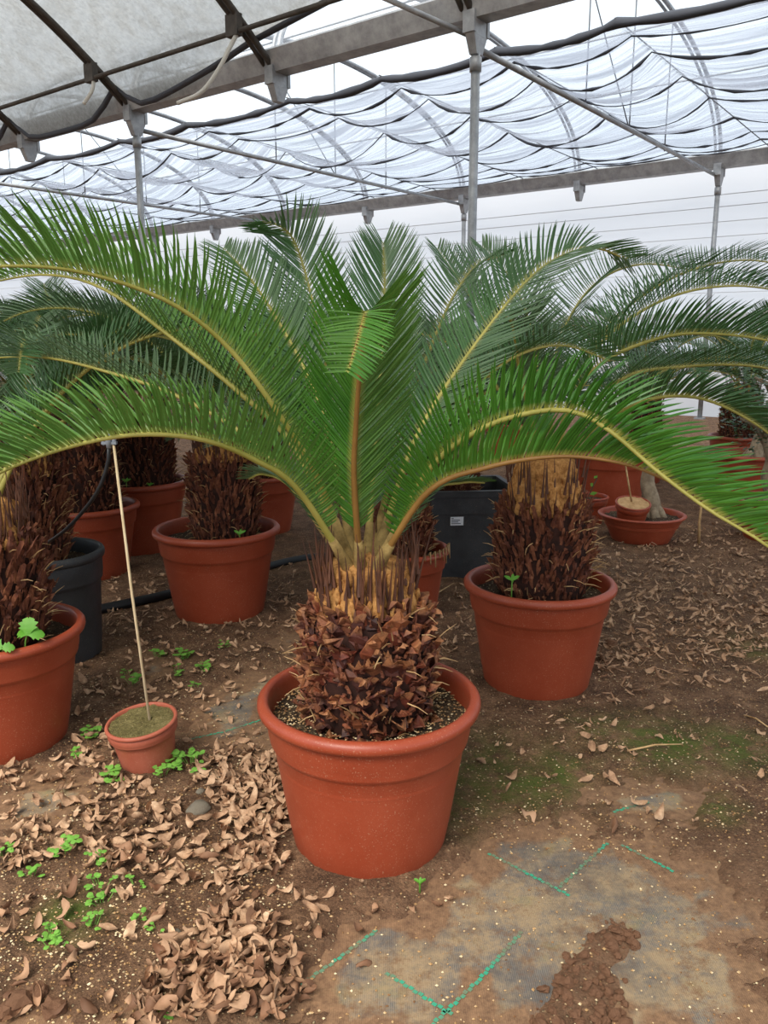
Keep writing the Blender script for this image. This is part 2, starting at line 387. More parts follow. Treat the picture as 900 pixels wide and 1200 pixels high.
fb = MB(); nx, ny = 220, 150
fv = [(-4 + 8*i/nx, .7 + 5.3*j/ny, 0) for j in range(ny+1) for i in range(nx+1)]
fb.add(fv, [(j*(nx+1)+i, j*(nx+1)+i+1, (j+1)*(nx+1)+i+1, (j+1)*(nx+1)+i) for j in range(ny) for i in range(nx)])
fabric = fb.build('weed_fabric', M['fabric'])
fx_ = np.array([q[0] for q in fv]); fy_ = np.array([q[1] for q in fv]); _, fsd = soil_height(fx_, fy_)
fabric.data.attributes.new('dust', 'FLOAT', 'POINT').data.foreach_set('value', np.clip(1 + (fsd + .0)/.15, 0, 1).astype(np.float32)); tag(fabric, 'dusty grey woven weed fabric showing through the soil', 'ground fabric')
def stripe(pxs):
    b = MB(); pts = [G(*q) for q in pxs]; w = .0045
    for a, c in zip(pts[:-1], pts[1:]):
        n = max(2, int(np.linalg.norm(c-a)/.012)); t = (c-a)/np.linalg.norm(c-a); s = np.array([-t[1], t[0], 0])*w
        for k in range(n):   # stitches
            p0 = a+(c-a)*(k+.08)/n; p1 = a+(c-a)*(k+.92)/n; h = np.array([0,0,.0015]); j = s*.35*(1 if k%2 else -1)
            b.add([p0-s+h+j, p0+s+h+j, p1+s+h+j, p1-s+h+j], [(0,1,2,3)])
    b.build('green_stripe', M['green_thread'], fabric, smooth=False)
stripe([(505,1203),(560,1150),(612,1092)]); stripe([(655,1040),(712,988)]); stripe([(572,1000),(668,1050)])
stripe([(728,990),(790,1022)]); stripe([(452,1140),(530,1190)]); stripe([(352,1155),(395,1125),(442,1090)])
stripe([(215,868),(262,858),(312,842)]); stripe([(718,952),(760,940)])

# ------------------------------------------------------------------ greenhouse frame (local x = across the bays, y = along the gutters)
TH = math.atan2(.8, .6)
GR = Matrix.Rotation(TH, 4, 'Z')
def gh(o): o.rotation_euler = (0, 0, TH); return o
U0, US = 4.2, 2.5
def arch2(v): return 4.2 + 1.65 * max(0.0, 1 - ((v - 11) / 4) ** 2) ** .42
def arch1(v): return 4.2 + 1.6 * max(0.0, 1 - ((v - 3) / 4) ** 2)
UA = [U0 + US * k for k in range(-3, 13)]
UMIN, UMAX = -9, 46
# side wall film with horizontal clip bands
b = MB(); nu = 60
for i in range(nu+1):
    u = UMIN - 10 + (UMAX - UMIN + 20) * i / nu
    for j in range(9):
        z = 4.55 * j / 8; b.v.append((15.55 + .03 * math.sin(u * 2.3 + j), u, z))
b.f = [(i*9+j, (i+1)*9+j, (i+1)*9+j+1, i*9+j+1) for i in range(nu) for j in range(8)]
wall = gh(b.build('wall_back', M['wall_film'])); tag(wall, 'white translucent plastic side wall behind the far gutter', None, None, 'structure')
for z in (1.35, 1.75, 2.2, 2.55, 2.9, 3.15, 3.4, 3.65, 3.85):
    b = MB(); b.box((15.46, UMIN - 10, z), (15.49, UMAX + 10, z + (.10 if z == 1.75 else .009))); b.build('clip_band', M['band'], wall, False)
# roof film over both bays
def roof(fn, v0, v1, name, lab):
    b = MB(); nv = 24
    for i in range(nu+1):
        u = UMIN + (UMAX - UMIN) * i / nu
        for j in range(nv+1):
            a = math.pi * j / nv; v = (v0+v1)/2 - (v1-v0)/2 * math.cos(a)
            b.v.append((v, u, fn(v) + .09 + .02 * math.sin(u * 2 * math.pi / 2.5)))
    b.f = [(i*(nv+1)+j, (i+1)*(nv+1)+j, (i+1)*(nv+1)+j+1, i*(nv+1)+j+1) for i in range(nu) for j in range(nv)]
    o = gh(b.build(name, M['film'])); tag(o, lab, None, None, 'structure')
roof(arch2, 7.05, 15, 'ceiling', 'clear plastic roof film over the far bay')
roof(lambda v: arch1(v) + .05, -1, 6.95, 'ceiling', 'clear plastic roof film over the near bay')
# gutters
def gutter(v, lab):
    b = MB(); prof = [(-.16, .22), (-.15, .22), (-.09, .03), (.09, .03), (.15, .22), (.16, .22), (.17, .20), (.10, .0), (-.10, .0), (-.17, .20)]
    vs = [(v + x, u, 4.2 + z) for u in (UMIN, UMAX) for x, z in prof]; n = len(prof)
    b.add(vs, [(k, (k+1) % n, n + (k+1) % n, n + k) for k in range(n)])
    o = gh(b.build('roof_gutter', M['galv'], None, False)); tag(o, lab, 'gutter')
    for k, u in enumerate(UA):
        c = MB(); c.box((v-.10, u-.05, 4.07), (v+.10, u+.05, 4.215)); c.add([(v-.12,u-.05,4.09),(v+.12,u-.05,4.09),(v+.05,u-.04,3.92),(v-.05,u-.04,3.92),(v-.12,u+.05,4.09),(v+.12,u+.05,4.09),(v+.05,u+.04,3.92),(v-.05,u+.04,3.92)], [(0,1,2,3),(4,7,6,5),(0,3,7,4),(1,5,6,2),(3,2,6,7)])
        br = c.build('bracket', M['galv'], o, False)
        for s in (-1, 1):
            d = MB(); d.box((v + s*.12 - .02, u-.06, 4.08), (v + s*.12 + .02, u+.06, 4.26)); d.build('cleat', M['galv'], br, False)
    return o
gutter(7, 'heavy galvanized roof gutter between the two bays, nearest the cycads')
gutter(15, 'galvanized roof gutter along the white plastic side wall')
# posts
def post(v, u, lab, grp=None):
    root = gh(empty('steel_post'))
    b = MB(); b.tube([(v,u,-.03),(v,u,3.97)], .042, 14); b.build('shaft', M['galv'], root)
    b = MB(); b.box((v-.08,u-.08,-.03),(v+.08,u+.08,.025)); b.build('foot_plate', M['galv'], root, False)
    b = MB(); b.tube([(v,u,3.78),(v,u,3.9)], .055, 14); b.build('collar', M['galv'], root)
    tag(root, lab, 'post', grp)
for k, u in enumerate(UA):
    if k % 2 == 1:
        post(7, u, 'galvanized steel post carrying the gutter between the bays', 'posts under the inner gutter')
        post(15, u, 'galvanized steel post standing against the plastic side wall', 'posts under the wall gutter')
# arches
for u in UA:
    root = gh(empty('roof_arch'))
    for off, r in ((0, .032), (.085, .022)):
        pts = []
        for a in np.linspace(0.02, math.pi-.02, 41):
            v = 11 - 4 * math.cos(a); pts.append((v, u + off, arch2(v)))
        b = MB(); b.tube(pts, r, 8); b.build('arch_tube' if off == 0 else 'film_clamp_tube', M['galv'], root)
    tag(root, 'curved galvanized double-tube arch over the far bay', 'roof arch', 'arches of the far bay')
    root = gh(empty('roof_arch'))
    for off, r in ((0, .034), (.085, .028)):
        pts = [(v, u + off, arch1(v)) for v in np.linspace(-.98, 6.98, 41)]
        b = MB(); b.tube(pts, r, 8); b.build('arch_tube' if off == 0 else 'film_clamp_tube', M['pipe'], root)
    tag(root, 'weathered double-tube arch under the grey shade cloth', 'roof arch', 'arches of the near bay')
# tie tubes across the far bay, on the posts only
for k, u in enumerate(UA):
    if k % 2 == 1:
        b = MB(); b.tube([(7.0, u + .06, 4.02), (15, u + .06, 4.10)], .03, 8); o = gh(b.build('tie_tube', M['galv']))
        tag(o, 'straight galvanized tie tube spanning the far bay between gutters', 'tie tube', 'tie tubes of the far bay')
        for v in (9.6, 11.0, 12.4):
            c = MB(); c.tube([(v, u + .06, 4.03), (v, u + .06, arch2(v))], .009, 5); w = c.build('hanger_rod', M['wire'], o)
        c = MB(); c.tube([(11.0, u + .06, 4.06), (9.2, u + .06, arch2(9.2))], .008, 5); c.build('hanger_rod', M['wire'], o)
# slanting brace at the post head nearest the hero pot
b = MB(); b.tube([(7, U0, 4.06), (6.42, 5.0, 4.46)], .026, 8)
tag(gh(b.build('brace_tube', M['galv'])), 'slanting galvanized brace tube rising from the post behind the cycads', 'brace')
# purlin under the near arches, wires along the far bay
b = MB(); b.tube([(6.42, UMIN, 4.47), (6.42, UMAX, 4.47)], .026, 8); o = gh(b.build('purlin_tube', M['pipe'])); tag(o, 'thin purlin tube clamped below the near arches', 'purlin')
for u in UA:
    b = MB(); b.box((6.38, u-.04, 4.43), (6.46, u+.13, 4.64)); b.build('clamp', M['pipe'], o, False)
for v in (9.6, 12.4, 13.9):
    b = MB(); b.tube([(v, UMIN, arch2(v) - .05), (v, UMAX, arch2(v) - .05)], .014, 6); o = gh(b.build('roof_wire', M['galv'])); tag(o, 'long straight wire running under the far roof arches', 'wire', 'wires of the far roof')
def GW(v, u, z): return np.array([.6*v - .8*u, .8*v + .6*u, z])
for pts, lab in (([GW(6.42, U0+US, 4.45), P(268,58,9.12), P(257,80,9.1), P(236,108,9.12), P(208,121,9.2)], 'white hose end hanging from the purlin clamp by the inner gutter'),
                 ([GW(6.42, U0+2*US, 4.45), P(108,106,10.6), P(98,122,10.6)], 'short pale strap hanging from the thin purlin tube')):
    b = MB(); q, _ = catmull(pts, 16); b.tube(q, .022, 8); tag(b.build('hanging_hose', M['white_pipe']), lab, 'hose')
# far shade net: hangs in scallops between ridge wires, folds run along the gutter
RID = [-8, -5, -2.6, -.6, 1.4, 3.42, 4.75, 6.3, 7.8, 9.8, 11.4, 13.4, 15.4, 17.5, 20, 22.5, 25, 27.5, 30, 33, 36, 40]
def sag(u):
    for a, c in zip(RID[:-1], RID[1:]):
        if a <= u <= c:
            t = (u-a)/(c-a); return 1-abs(2*t-1)**2.2, a
    return 0, 0
def net_far():
    b = MB(); us = []
    for a, c in zip(RID[:-1], RID[1:]): us += [a + (c-a)*k/10 for k in range(10)]
    us.append(RID[-1]); vs = np.linspace(8.35, 14.82, 90)
    for u in us:
        s, a = sag(u)
        for v in vs:
            e = (v - 8.35) / 6.65
            rip = .05*math.sin(v*9 + a) + .03*math.sin(v*23 + 2*a) + .10*math.sin(v*2.6+a*.7)
            b.v.append((v, u, 4.40 + .04*e - s*(.07 + .24*min(1, e*3.5) + rip*min(1, e*5)) * (1-.9*e)))
    n = len(vs)
    b.f = [(i*n+j, (i+1)*n+j, (i+1)*n+j+1, i*n+j+1) for i in range(len(us)-1) for j in range(n-1)]
    o = gh(b.build('shade_net', M['net_far'])); tag(o, 'dark translucent shade net hanging in scallops over the far bay', 'shade net')
    r = MB(); r.tube([(8.35, u, 4.40 - sag(u)[0]*.07) for u in us], [.03 + .025*random.random() for _ in us], 7); r.build('rolled_edge', M['net_roll'], o)
    # gathered folds: bundles of net as thin sagging rolls
    rng = random.Random(5)
    for v in (8.75, 9.35, 10.4, 11.5, 12.7, 13.7, 14.3, 14.7):
        pts = []; e = (v-8.35)/6.65
        for u in us:
            s, a = sag(u); pts.append((v, u, 4.39 + .04*e - s*(.10 + .26*min(1, e*3.5) + (.05*math.sin(v*9 + a) + .10*math.sin(v*2.6+a*.7))*min(1, e*5))*(1-.9*e)))
        r = MB(); r.tube(pts, [.006 + .018*rng.random()**2 for _ in us], 5); r.build('gathered_fold', M['net_roll'], o)
    for a in RID:
        r = MB(); r.tube([(8.3, a, 4.43), (14.84, a, 4.42)], .008, 5); r.build('ridge_wire', M['wire'], o)
net_far()
def net_near():
    b = MB(); us = np.linspace(-8, 40, 193); n = 70
    EU = [-8, 1, 5.33, 6.86, 8.1, 9.38, 12.2, 40]; EV = [6.0, 6.0, 6.55, 6.74, 6.76, 6.76, 6.76, 6.76]; EZ = [4.97, 4.97, 4.58, 4.48, 4.47, 4.47, 4.47, 4.47]
    edge = []
    for u in us:
        ve = np.interp(u, EU, EV); tt = ((u - U0 - .04)/US) % 1.0; sc = max(0.0, (1 - abs(2*tt-1)**5 - .35)/.65); ze = np.interp(u, EU, EZ) - .36*sc*np.clip((u - 6.6)/2.4, 0, 1)
        for j in range(n):
            v = -1.2 + (ve + 1.2) * (j/(n-1))
            t = np.clip((v - (ve - .22)) / .22, 0, 1); t = t*t*(3-2*t)
            z = (arch1(max(v, -.99)) + .055) * (1-t) + ze * t
            z += (.010*math.sin(u*6+v*3) + .012*math.sin(v*5-u*2.1) + .006*math.sin(u*17+v*11))*(1-t)
            if t < .05 or sc <= 0: z = max(z, arch1(max(v, -.99)) + .05)
            b.v.append((v, u, z))
        edge.append((ve, u, ze))
    b.f = [(i*n+j, (i+1)*n+j, (i+1)*n+j+1, i*n+j+1) for i in range(len(us)-1) for j in range(n-1)]
    o = gh(b.build('shade_cloth', M['net_near'])); tag(o, 'grey beige woven shade cloth lying over the near arches', 'shade net')
    r = MB(); r.tube(edge, .035, 7); r.build('rolled_edge', M['net_roll'], o)
net_near()

# ------------------------------------------------------------------ pots
def pot_profiles(R, H, br):
    b = br * R; w = .012
    def rr(z): return b + (R*.93 - b) * z
    body = [(0, .004*H), (b*.94, .004*H), (b*.985, .012*H), (b, .03*H)]
    for z in (.2, .4, .6, .70): body.append((rr(z), z*H))
    body += [(rr(.72)+.002, .715*H), (rr(.73)+.007, .73*H), (rr(.745)+.008, .745*H), (rr(.76)+.007, .76*H), (rr(.78)+.009, .785*H), (rr(.9)+.006, .90*H), (R*.93, .93*H)]
    rim = [(R*.925, .92*H), (R*.965, .918*H), (R*.99, .928*H), (R, .95*H), (R*.998, .972*H), (R*.975, .992*H), (R*.945, H), (R*.915, .996*H), (R*.90, .98*H), (R*.885, .93*H), (R*.84, .60*H)]
    return body, rim
def plant_pot(name, x, y, R, H, br, lab, cat, mat, soil='pot_soil', soil_z=.84, tilt=(0, 0), grp=None, z=0.0):
    root = empty(name, (x, y, z)); root.rotation_euler = (tilt[0], tilt[1], 0)
    body, rim = pot_profiles(R, H, br)
    b = MB(); b.lathe(body, 72); b.build('body', M[mat], root)
    b = MB(); b.lathe(rim, 72); b.build('rim', M[mat], root)
    s = MB(); n = 48; rings = 10; rs = R*.885; rng = random.Random(int(x*1000))
    s.v.append((0, 0, soil_z*H + .01))
    for i in range(1, rings+1):
        for k in range(n):
            a = 2*math.pi*k/n; q = rs*i/rings
            s.v.append((q*math.cos(a), q*math.sin(a), soil_z*H + rng.uniform(-.006, .008)*min(1, R/.2)))
    s.f = [(0, 1+k, 1+(k+1) % n) for k in range(n)] + [(1+i*n+k, 1+(i+1)*n+k, 1+(i+1)*n+(k+1) % n, 1+i*n+(k+1) % n) for i in range(rings-1) for k in range(n)]
    s.build('soil', M[soil], root)
    tag(root, lab, cat, grp); return root

# ------------------------------------------------------------------ cycads
def leaflet_geo(base, Dr, T, Nn, ln, w, rng, droop):
    Wd = T - np.dot(T, Dr)*Dr; Wd /= np.linalg.norm(Wd) + 1e-9
    nr = np.cross(Dr, Wd); r = rng.uniform(-.25, .25); Wd = Wd*math.cos(r) + nr*math.sin(r)
    vs = []
    nr = np.cross(Dr, Wd)
    for s, k in ((0, .55), (.14, 1), (.45, 1), (.8, .75), (1, .06)):
        c = base + Dr*ln*s + (T*.10 - Nn*droop)*ln*s*s
        vs.append(c - Wd*w*k); vs.append(c - nr*w*k*.45); vs.append(c + Wd*w*k)
    fs = [(3*i+j, 3*i+j+1, 3*i+j+4, 3*i+j+3) for i in range(4) for j in (0, 1)]
    return vs, fs
def frond_geo(pts, leaf_len, n, rng, width=.0033, vang=.75, rad=.0075, start=.15, a0=75, a1=42, roll=0.0, droop=.08, plan=None, vtip=None, afun=None, lfun=None):
    c, L = catmull(pts, 70)
    ch = np.array(plan if plan is not None else (c[-1] - c[0])); ch[2] = 0; R = ch/(np.linalg.norm(ch)+1e-9)
    S0 = np.cross(R, [0,0,1.0])       # right-hand side of the frond
    leaves = []
    def frame(u):
        f = u*(len(c)-1); i = min(int(f), len(c)-2); t = f-i
        p = c[i]*(1-t)+c[i+1]*t; T = c[min(i+2, len(c)-1)]-c[max(i-1, 0)]; T = T/np.linalg.norm(T)
        S = S0 - np.dot(S0, T)*T; S /= np.linalg.norm(S); N = np.cross(S, T)
        if roll: S, N = S*math.cos(roll)+N*math.sin(roll), N*math.cos(roll)-S*math.sin(roll)
        return p, T, S, N
    for k in range(n):
        u = start + (1-start)*(k+.5)/n
        x = (u-start)/(1-start)
        ll = leaf_len*min(1, .22+.78*(x/.16))*(1-.62*max(0, (x-.70)/.30)**1.6)
        if lfun is not None: ll *= lfun(x)
        a = math.radians(a0+(a1-a0)*x**1.3) if afun is None else math.radians(afun(x))
        for sd in (-1, 1):
            p, T, S, N = frame(min(.999, u + rng.uniform(-.25, .25)/n))
            v = vang + rng.uniform(-.07, .07)
            if vtip is not None: v = vang + (vtip-vang)*x
            aa = a + rng.uniform(-.05, .05)
            Dr = T*math.cos(aa)+(sd*S*math.cos(v)+N*math.sin(v))*math.sin(aa)
            leaves.append(leaflet_geo(p+N*.003, Dr, T, N, ll*rng.uniform(.93, 1.04), width*(.8+.2*min(1, ll/leaf_len)), rng, droop*rng.uniform(.4, 1.3)))
    rb = MB()
    rb.tube(c[::2], [rad*(1.25-.95*i/34.0) if i > 3 else rad*(1.9-.2*i) for i in range(35)], 7)
    return rb, leaves
def add_frond(root, pts, mat='frond_green', rm='rachis', split=None, **kw):
    rb, leaves = frond_geo(pts, **kw)
    fo = rb.build('frond', M[rm], root)
    if split is None:
        b = MB()
        for vs, fs in leaves: b.add(vs, fs)
        lo = b.build('leaflets', M[mat], fo, False); lo['kind'] = 'stuff'; along(lo.data)
    else:
        split.append((fo, mat, leaves))
    return fo
def trunk_r(t, r):     # barrel profile t 0..1
    return r*(.90+.10*math.sin(math.pi*min(1, t*1.1)))*(1 if t < .86 else 1-.22*((t-.86)/.14)**1.5)
def scale_mesh(rng, name):
    w = rng.uniform(.013, .020); L = rng.uniform(.038, .068); vs = []; n = 5
    for i, (s, k) in enumerate(((0, 1), (.3, 1.0), (.6, .85), (.85, rng.uniform(.45, .75)), (1, rng.uniform(.15, .55)))):
        jag = rng.uniform(-.15, .15)
        for x in (-1, 0, 1):
            vs.append((x*w*k*(1+jag), (.006 if x == 0 else -.002)*(1-.4*s) + .016*s*s*rng.uniform(-.6, 1.4) + rng.uniform(-.004, .004), L*s + (rng.uniform(-.016, .012) if s > .8 else rng.uniform(-.003, .003))))
    fs = []
    for i in range(4):
        for j in range(2): fs.append((3*i+j, 3*i+j+1, 3*i+3+j+1, 3*i+3+j))
    m0 = len(vs); vs += [(x, y - .006 + .002*(z/L), z*.92) for x, y, z in vs]
    fs += [tuple(m0+i for i in f[::-1]) for f in fs[:8]]
    ring = [0, 3, 6, 9, 12, 13, 14, 11, 8, 5, 2, 1]
    fs += [(ring[i], ring[(i+1) % 12], m0+ring[(i+1) % 12], m0+ring[i]) for i in range(12)]
    me = bpy.data.meshes.new(name); me.from_pydata(vs, [], fs); me.materials.append(M['leaf_base']); return me
SRNG = random.Random(3)
SCALES = [scale_mesh(SRNG, 'leaf_base') for _ in range(8)]
def scale_place(rng, a, r, z, tilt):
    out = Vector((math.cos(a), math.sin(a), 0)); up = Vector((0, 0, 1)); side = up.cross(out)
    zd = (up*math.cos(tilt)+out*math.sin(tilt)).normalized(); zd = (zd + side*rng.uniform(-.25, .25)).normalized()
    yd = (out - out.dot(zd)*zd).normalized(); xd = yd.cross(zd)
    return Matrix(((xd.x, yd.x, zd.x, out.x*r), (xd.y, yd.y, zd.y, out.y*r), (xd.z, yd.z, zd.z, z), (0, 0, 0, 1)))
def make_trunk(root, r, h, seed, single, neck=.10, flake=1.0, wool=True, spines=150):
    rng = random.Random(seed)
    b = MB(); b.lathe([(0.001, 0)]+[(trunk_r(t, r)*.88, h*t) for t in np.linspace(0, 1, 14)]+[(r*.5, h*1.01), (.001, h*1.02)], 28)
    tr = b.build('trunk', M['core'], root)
    rows = 12 if single else 20; mb = MB()
    for i in range(rows):
        t = (i+.2)/rows; n = 24 if single else int(26)
        for k in range(n):
            a = 2*math.pi*(k + .5*(i % 2))/n + rng.uniform(-.10, .10); tt = min(.97, max(0, t+rng.uniform(-.04, .04)))
            tilt = (.62-.35*t) + rng.uniform(-.45, .45) if single else rng.uniform(.0, .55)
            Mx = scale_place(rng, a, trunk_r(tt, r)*.86, tt*h, tilt)
            sc = rng.uniform(.85, 1.3)*flake
            if single:
                o = link('leaf_base', SCALES[rng.randrange(8)], None, tr); o.matrix_local = Mx @ Matrix.Rotation(rng.uniform(-.7, .7), 4, 'Z') @ Matrix.Diagonal((sc*1.3, sc, sc*.85, 1))
            else:
                me = SCALES[rng.randrange(8)]; D = Mx @ Matrix.Rotation(rng.uniform(-.9, .9), 4, 'Z') @ Matrix.Diagonal((sc*.5, sc*.7, sc*1.05, 1))
                k0 = len(mb.v)
                mb.v.extend([tuple(D @ v.co) for v in me.vertices]); mb.f.extend([tuple(k0+q for q in p.vertices) for p in me.polygons])
    if single:
        fl = MB()          # torn slivers between the leaf bases
        for _ in range(520):
            a = rng.uniform(0, 6.283); tt = rng.uniform(0, .97); D = scale_place(rng, a, trunk_r(tt, r)*rng.uniform(.84, .95), tt*h, rng.uniform(-.3, 1.1)) @ Matrix.Rotation(rng.uniform(-1.3, 1.3), 4, 'Z') @ Matrix.Diagonal((rng.uniform(.2, .6), .6, rng.uniform(.35, .8), 1))
            me = SCALES[rng.randrange(8)]; k0 = len(fl.v); fl.v.extend([tuple(D @ v.co) for v in me.vertices]); fl.f.extend([tuple(k0+q for q in p.vertices) for p in me.polygons])
        s = fl.build('torn_slivers', M['shaggy'], tr, False); s['kind'] = 'stuff'
    if not single:
        s = mb.build('leaf_bases', M['shaggy'], tr, False); s['kind'] = 'stuff'
    # torn fibres sticking out
    fb_ = MB()
    for _ in range(70 if single else 110):
        a = rng.uniform(0, 2*math.pi); t = rng.uniform(.02, .98); rr = trunk_r(t, r)
        p = np.array([math.cos(a)*rr*.95, math.sin(a)*rr*.95, t*h]); d = np.array([math.cos(a+rng.uniform(-.8, .8)), math.sin(a+rng.uniform(-.8, .8)), rng.uniform(-.3, 1.0)])
        L = rng.uniform(.03, .075 if single else .06); fb_.tube([p, p+d*L*.55+np.array([0,0,.004]), p+d*L], [.0022, .0016, .0006], 4, False)
    s = fb_.build('fibres', M['straw'], tr, False); s['kind'] = 'stuff'
    # woolly crown: lumpy petiole bases and dark spiny cataphylls
    if wool:
        b = MB(); n1 = 40; R0 = trunk_r(.97, r)*.93
        pr = [(R0, h*.93), (R0*1.0, h*.98), (R0*.93, h+neck*.25), (R0*.84, h+neck*.6), (R0*.72, h+neck), (R0*.4, h+neck*1.15), (.001, h+neck*1.2)]
        for rr, z in pr:
            for k in range(n1):
                a = 2*math.pi*k/n1; q = rr*(1+.06*math.sin(k*2.6*math.pi)+rng.uniform(-.05, .07)); b.v.append((q*math.cos(a), q*math.sin(a), z+rng.uniform(-.006, .006)))
        b.f = [(i*n1+k, i*n1+(k+1) % n1, (i+1)*n1+(k+1) % n1, (i+1)*n1+k) for i in range(len(pr)-1) for k in range(n1)]
        b.build('crown_wool', M['wool'], root)
        lump = MB()
        for i in range(3):
            for k in range(24):
                a = 2*math.pi*(k+.5*(i % 2))/24; z = h+neck*(-.1+.33*i); rr = R0*(1.0-.1*i)
                a += rng.uniform(-.12, .12); z += rng.uniform(-.012, .012); p = np.array([math.cos(a)*rr, math.sin(a)*rr, z]); d = np.array([math.cos(a)*.1+rng.uniform(-.2,.2), math.sin(a)*.1+rng.uniform(-.2,.2), 1.0])
                ll = rng.uniform(.022, .05)
                lump.tube([p, p+d*ll*.35, p+d*ll*.75, p+d*ll], [.005, rng.uniform(.006, .010), .007, .003], 6)
        s = lump.build('woolly_leaf_stubs', M['wool'], root); s['kind'] = 'stuff'
        cb = MB()
        for k in range(spines):
            a = rng.uniform(0, 2*math.pi); rr = R0*rng.uniform(.86, 1.06); z = h + neck*rng.uniform(-.25, .75)
            p = np.array([math.cos(a)*rr, math.sin(a)*rr, z]); L = rng.uniform(.08, .19); o_ = rng.uniform(-.22, .22)
            d = np.array([math.cos(a)*o_+rng.uniform(-.08, .08), math.sin(a)*o_+rng.uniform(-.08, .08), 1.0])
            cb.tube([p, p+d*L*.3, p+d*L], [.006, .0032, .0008], 5, False)
        s = cb.build('cataphylls', M['cataphyll'], root, False); s['kind'] = 'stuff'
    return tr

# hero pot and cycad
HX, HY, HR, HH = -.04, 2.04, .30, .435
hero_pot = plant_pot('plant_pot', HX, HY, HR, HH, .70, 'large terracotta plastic pot with bare soil, weed fabric at its foot', 'pot', 'terracotta', soil_z=.85)
hz = .85*HH - .01
hero = empty('cycad', (HX-.005, HY, hz))
tag(hero, 'sago cycad with bright green fronds and scaly trunk, in the pot on weed fabric', 'cycad')
make_trunk(hero, .186, .335, 11, True, .10)
# petiole column linking the crown to the fronds
HF = []
def W2(o, lst): return [P(*q) - np.array(o.location) for q in lst]
hrng = random.Random(21)
crown = np.array([HX-.005, HY, hz+.44])
def hero_frond(pts, leaf_len, n, **kw):
    q = W2(hero, pts); e = q[0]; e0 = np.array([np.clip(e[0]*.5, -.06, .06), np.clip(e[1]*.5, -.06, .06), .42])
    add_frond(hero, [e0] + q[1:], split=HF, leaf_len=leaf_len, n=n, rng=hrng, **kw)
hero_frond([(395,615,2.0),(375,565,1.97),(330,490,1.92),(270,410,1.86),(200,355,1.80),(100,320,1.72),(0,312,1.65),(-100,330,1.6)], .185, 124, vang=.95, a0=78, a1=55)
hero_frond([(390,610,2.08),(345,525,2.1),(280,460,2.14),(200,395,2.2),(120,338,2.26),(50,322,2.32),(-30,335,2.4)], .17, 111, vang=.75, a0=75, a1=50)
hero_frond([(395,625,1.95),(350,575,1.85),(300,540,1.78),(240,516,1.7),(170,509,1.62),(100,519,1.55),(20,545,1.5),(-70,590,1.45)], .165, 119, vang=.95, a0=78, a1=55)
hero_frond([(415,632,1.93),(415,565,1.88),(417,500,1.83),(422,430,1.77),(428,385,1.72),(429,368,1.68),(426,372,1.63),(418,400,1.58),(407,437,1.555)], .20, 119, vang=.3, lfun=lambda x: 1 if x < .66 else 1-.45*min(1,(x-.66)/.12), afun=lambda x: 54-20*min(1,x/.66) if x < .72 else 34+40*min(1,(x-.72)/.2), rm='rachis_brown', plan=(0,-1,0))
hero_frond([(445,615,2.05),(470,560,2.1),(500,490,2.17),(560,400,2.27),(620,327,2.36),(662,298,2.4),(700,291,2.42),(734,304,2.42)], .18, 119, vang=.25, a0=62, a1=42, mat='frond_backlit', plan=(.45,.85,0))
hero_frond([(450,615,1.95),(500,555,1.9),(560,505,1.85),(620,484,1.8),(670,482,1.75),(715,505,1.68),(770,552,1.6),(830,597,1.54),(900,640,1.48),(970,700,1.45)], .17, 124, vang=.95, a0=80, a1=50)
hero_frond([(445,630,1.93),(500,578,1.87),(570,548,1.82),(650,535,1.78),(720,541,1.74),(775,560,1.70),(830,592,1.66)], .15, 106, vang=.9, a0=80, a1=50, rm='rachis_brown')
hero_frond([(400,605,2.1),(385,510,2.2),(360,440,2.25),(325,375,2.32),(290,322,2.4),(262,292,2.5)], .18, 106, vang=.3, a0=62, a1=38, mat='frond_backlit', plan=(-.4,.9,0))
hero_frond([(408,605,2.12),(392,490,2.28),(374,390,2.40),(355,310,2.48),(338,272,2.46),(308,257,2.38)], .18, 106, vang=.35, a0=58, a1=40, mat='frond_backlit', plan=(-.25,.95,0))
hero_frond([(430,605,2.13),(442,490,2.28),(449,390,2.40),(451,320,2.48),(449,285,2.54)], .20, 106, vang=.5, a0=55, a1=32, mat='frond_backlit', plan=(0,1,0))
hero_frond([(385,600,2.15),(310,530,2.3),(220,470,2.4),(130,437,2.5),(40,418,2.6),(-60,425,2.7)], .17, 106, vang=.8, mat='frond_backlit')
hero_frond([(450,610,2.12),(490,540,2.3),(540,470,2.5),(600,420,2.65),(660,405,2.8),(720,425,2.9)], .16, 101, vang=.7, mat='frond_backlit')
hero_frond([(440,605,2.14),(470,500,2.35),(500,420,2.5),(530,350,2.65),(560,310,2.8),(590,300,2.95)], .17, 96, vang=.5, mat='frond_backlit')
hero_frond([(390,615,2.05),(345,575,2.1),(310,556,2.18),(290,562,2.22)], .08, 63, vang=.5, mat='frond_backlit')
hero_frond([(450,618,2.05),(500,580,2.15),(540,566,2.25),(570,566,2.3)], .08, 63, vang=.4, mat='frond_backlit')
# fuzzy petiole bases that sheath the fronds at the crown
pb = MB()
for fo, _, _ in HF:
    vs = [np.array(v.co) for v in fo.data.vertices]; ring = [sum(vs[i*7:(i+1)*7])/7 for i in range(len(vs)//7)]
    pb.tube([ring[0]-np.array([0,0,.06])]+ring[:5], [.021, .020, .0175, .015, .0125, .0105], 9)
s = pb.build('petioles', M['petiole'], hero); s['kind'] = 'stuff'
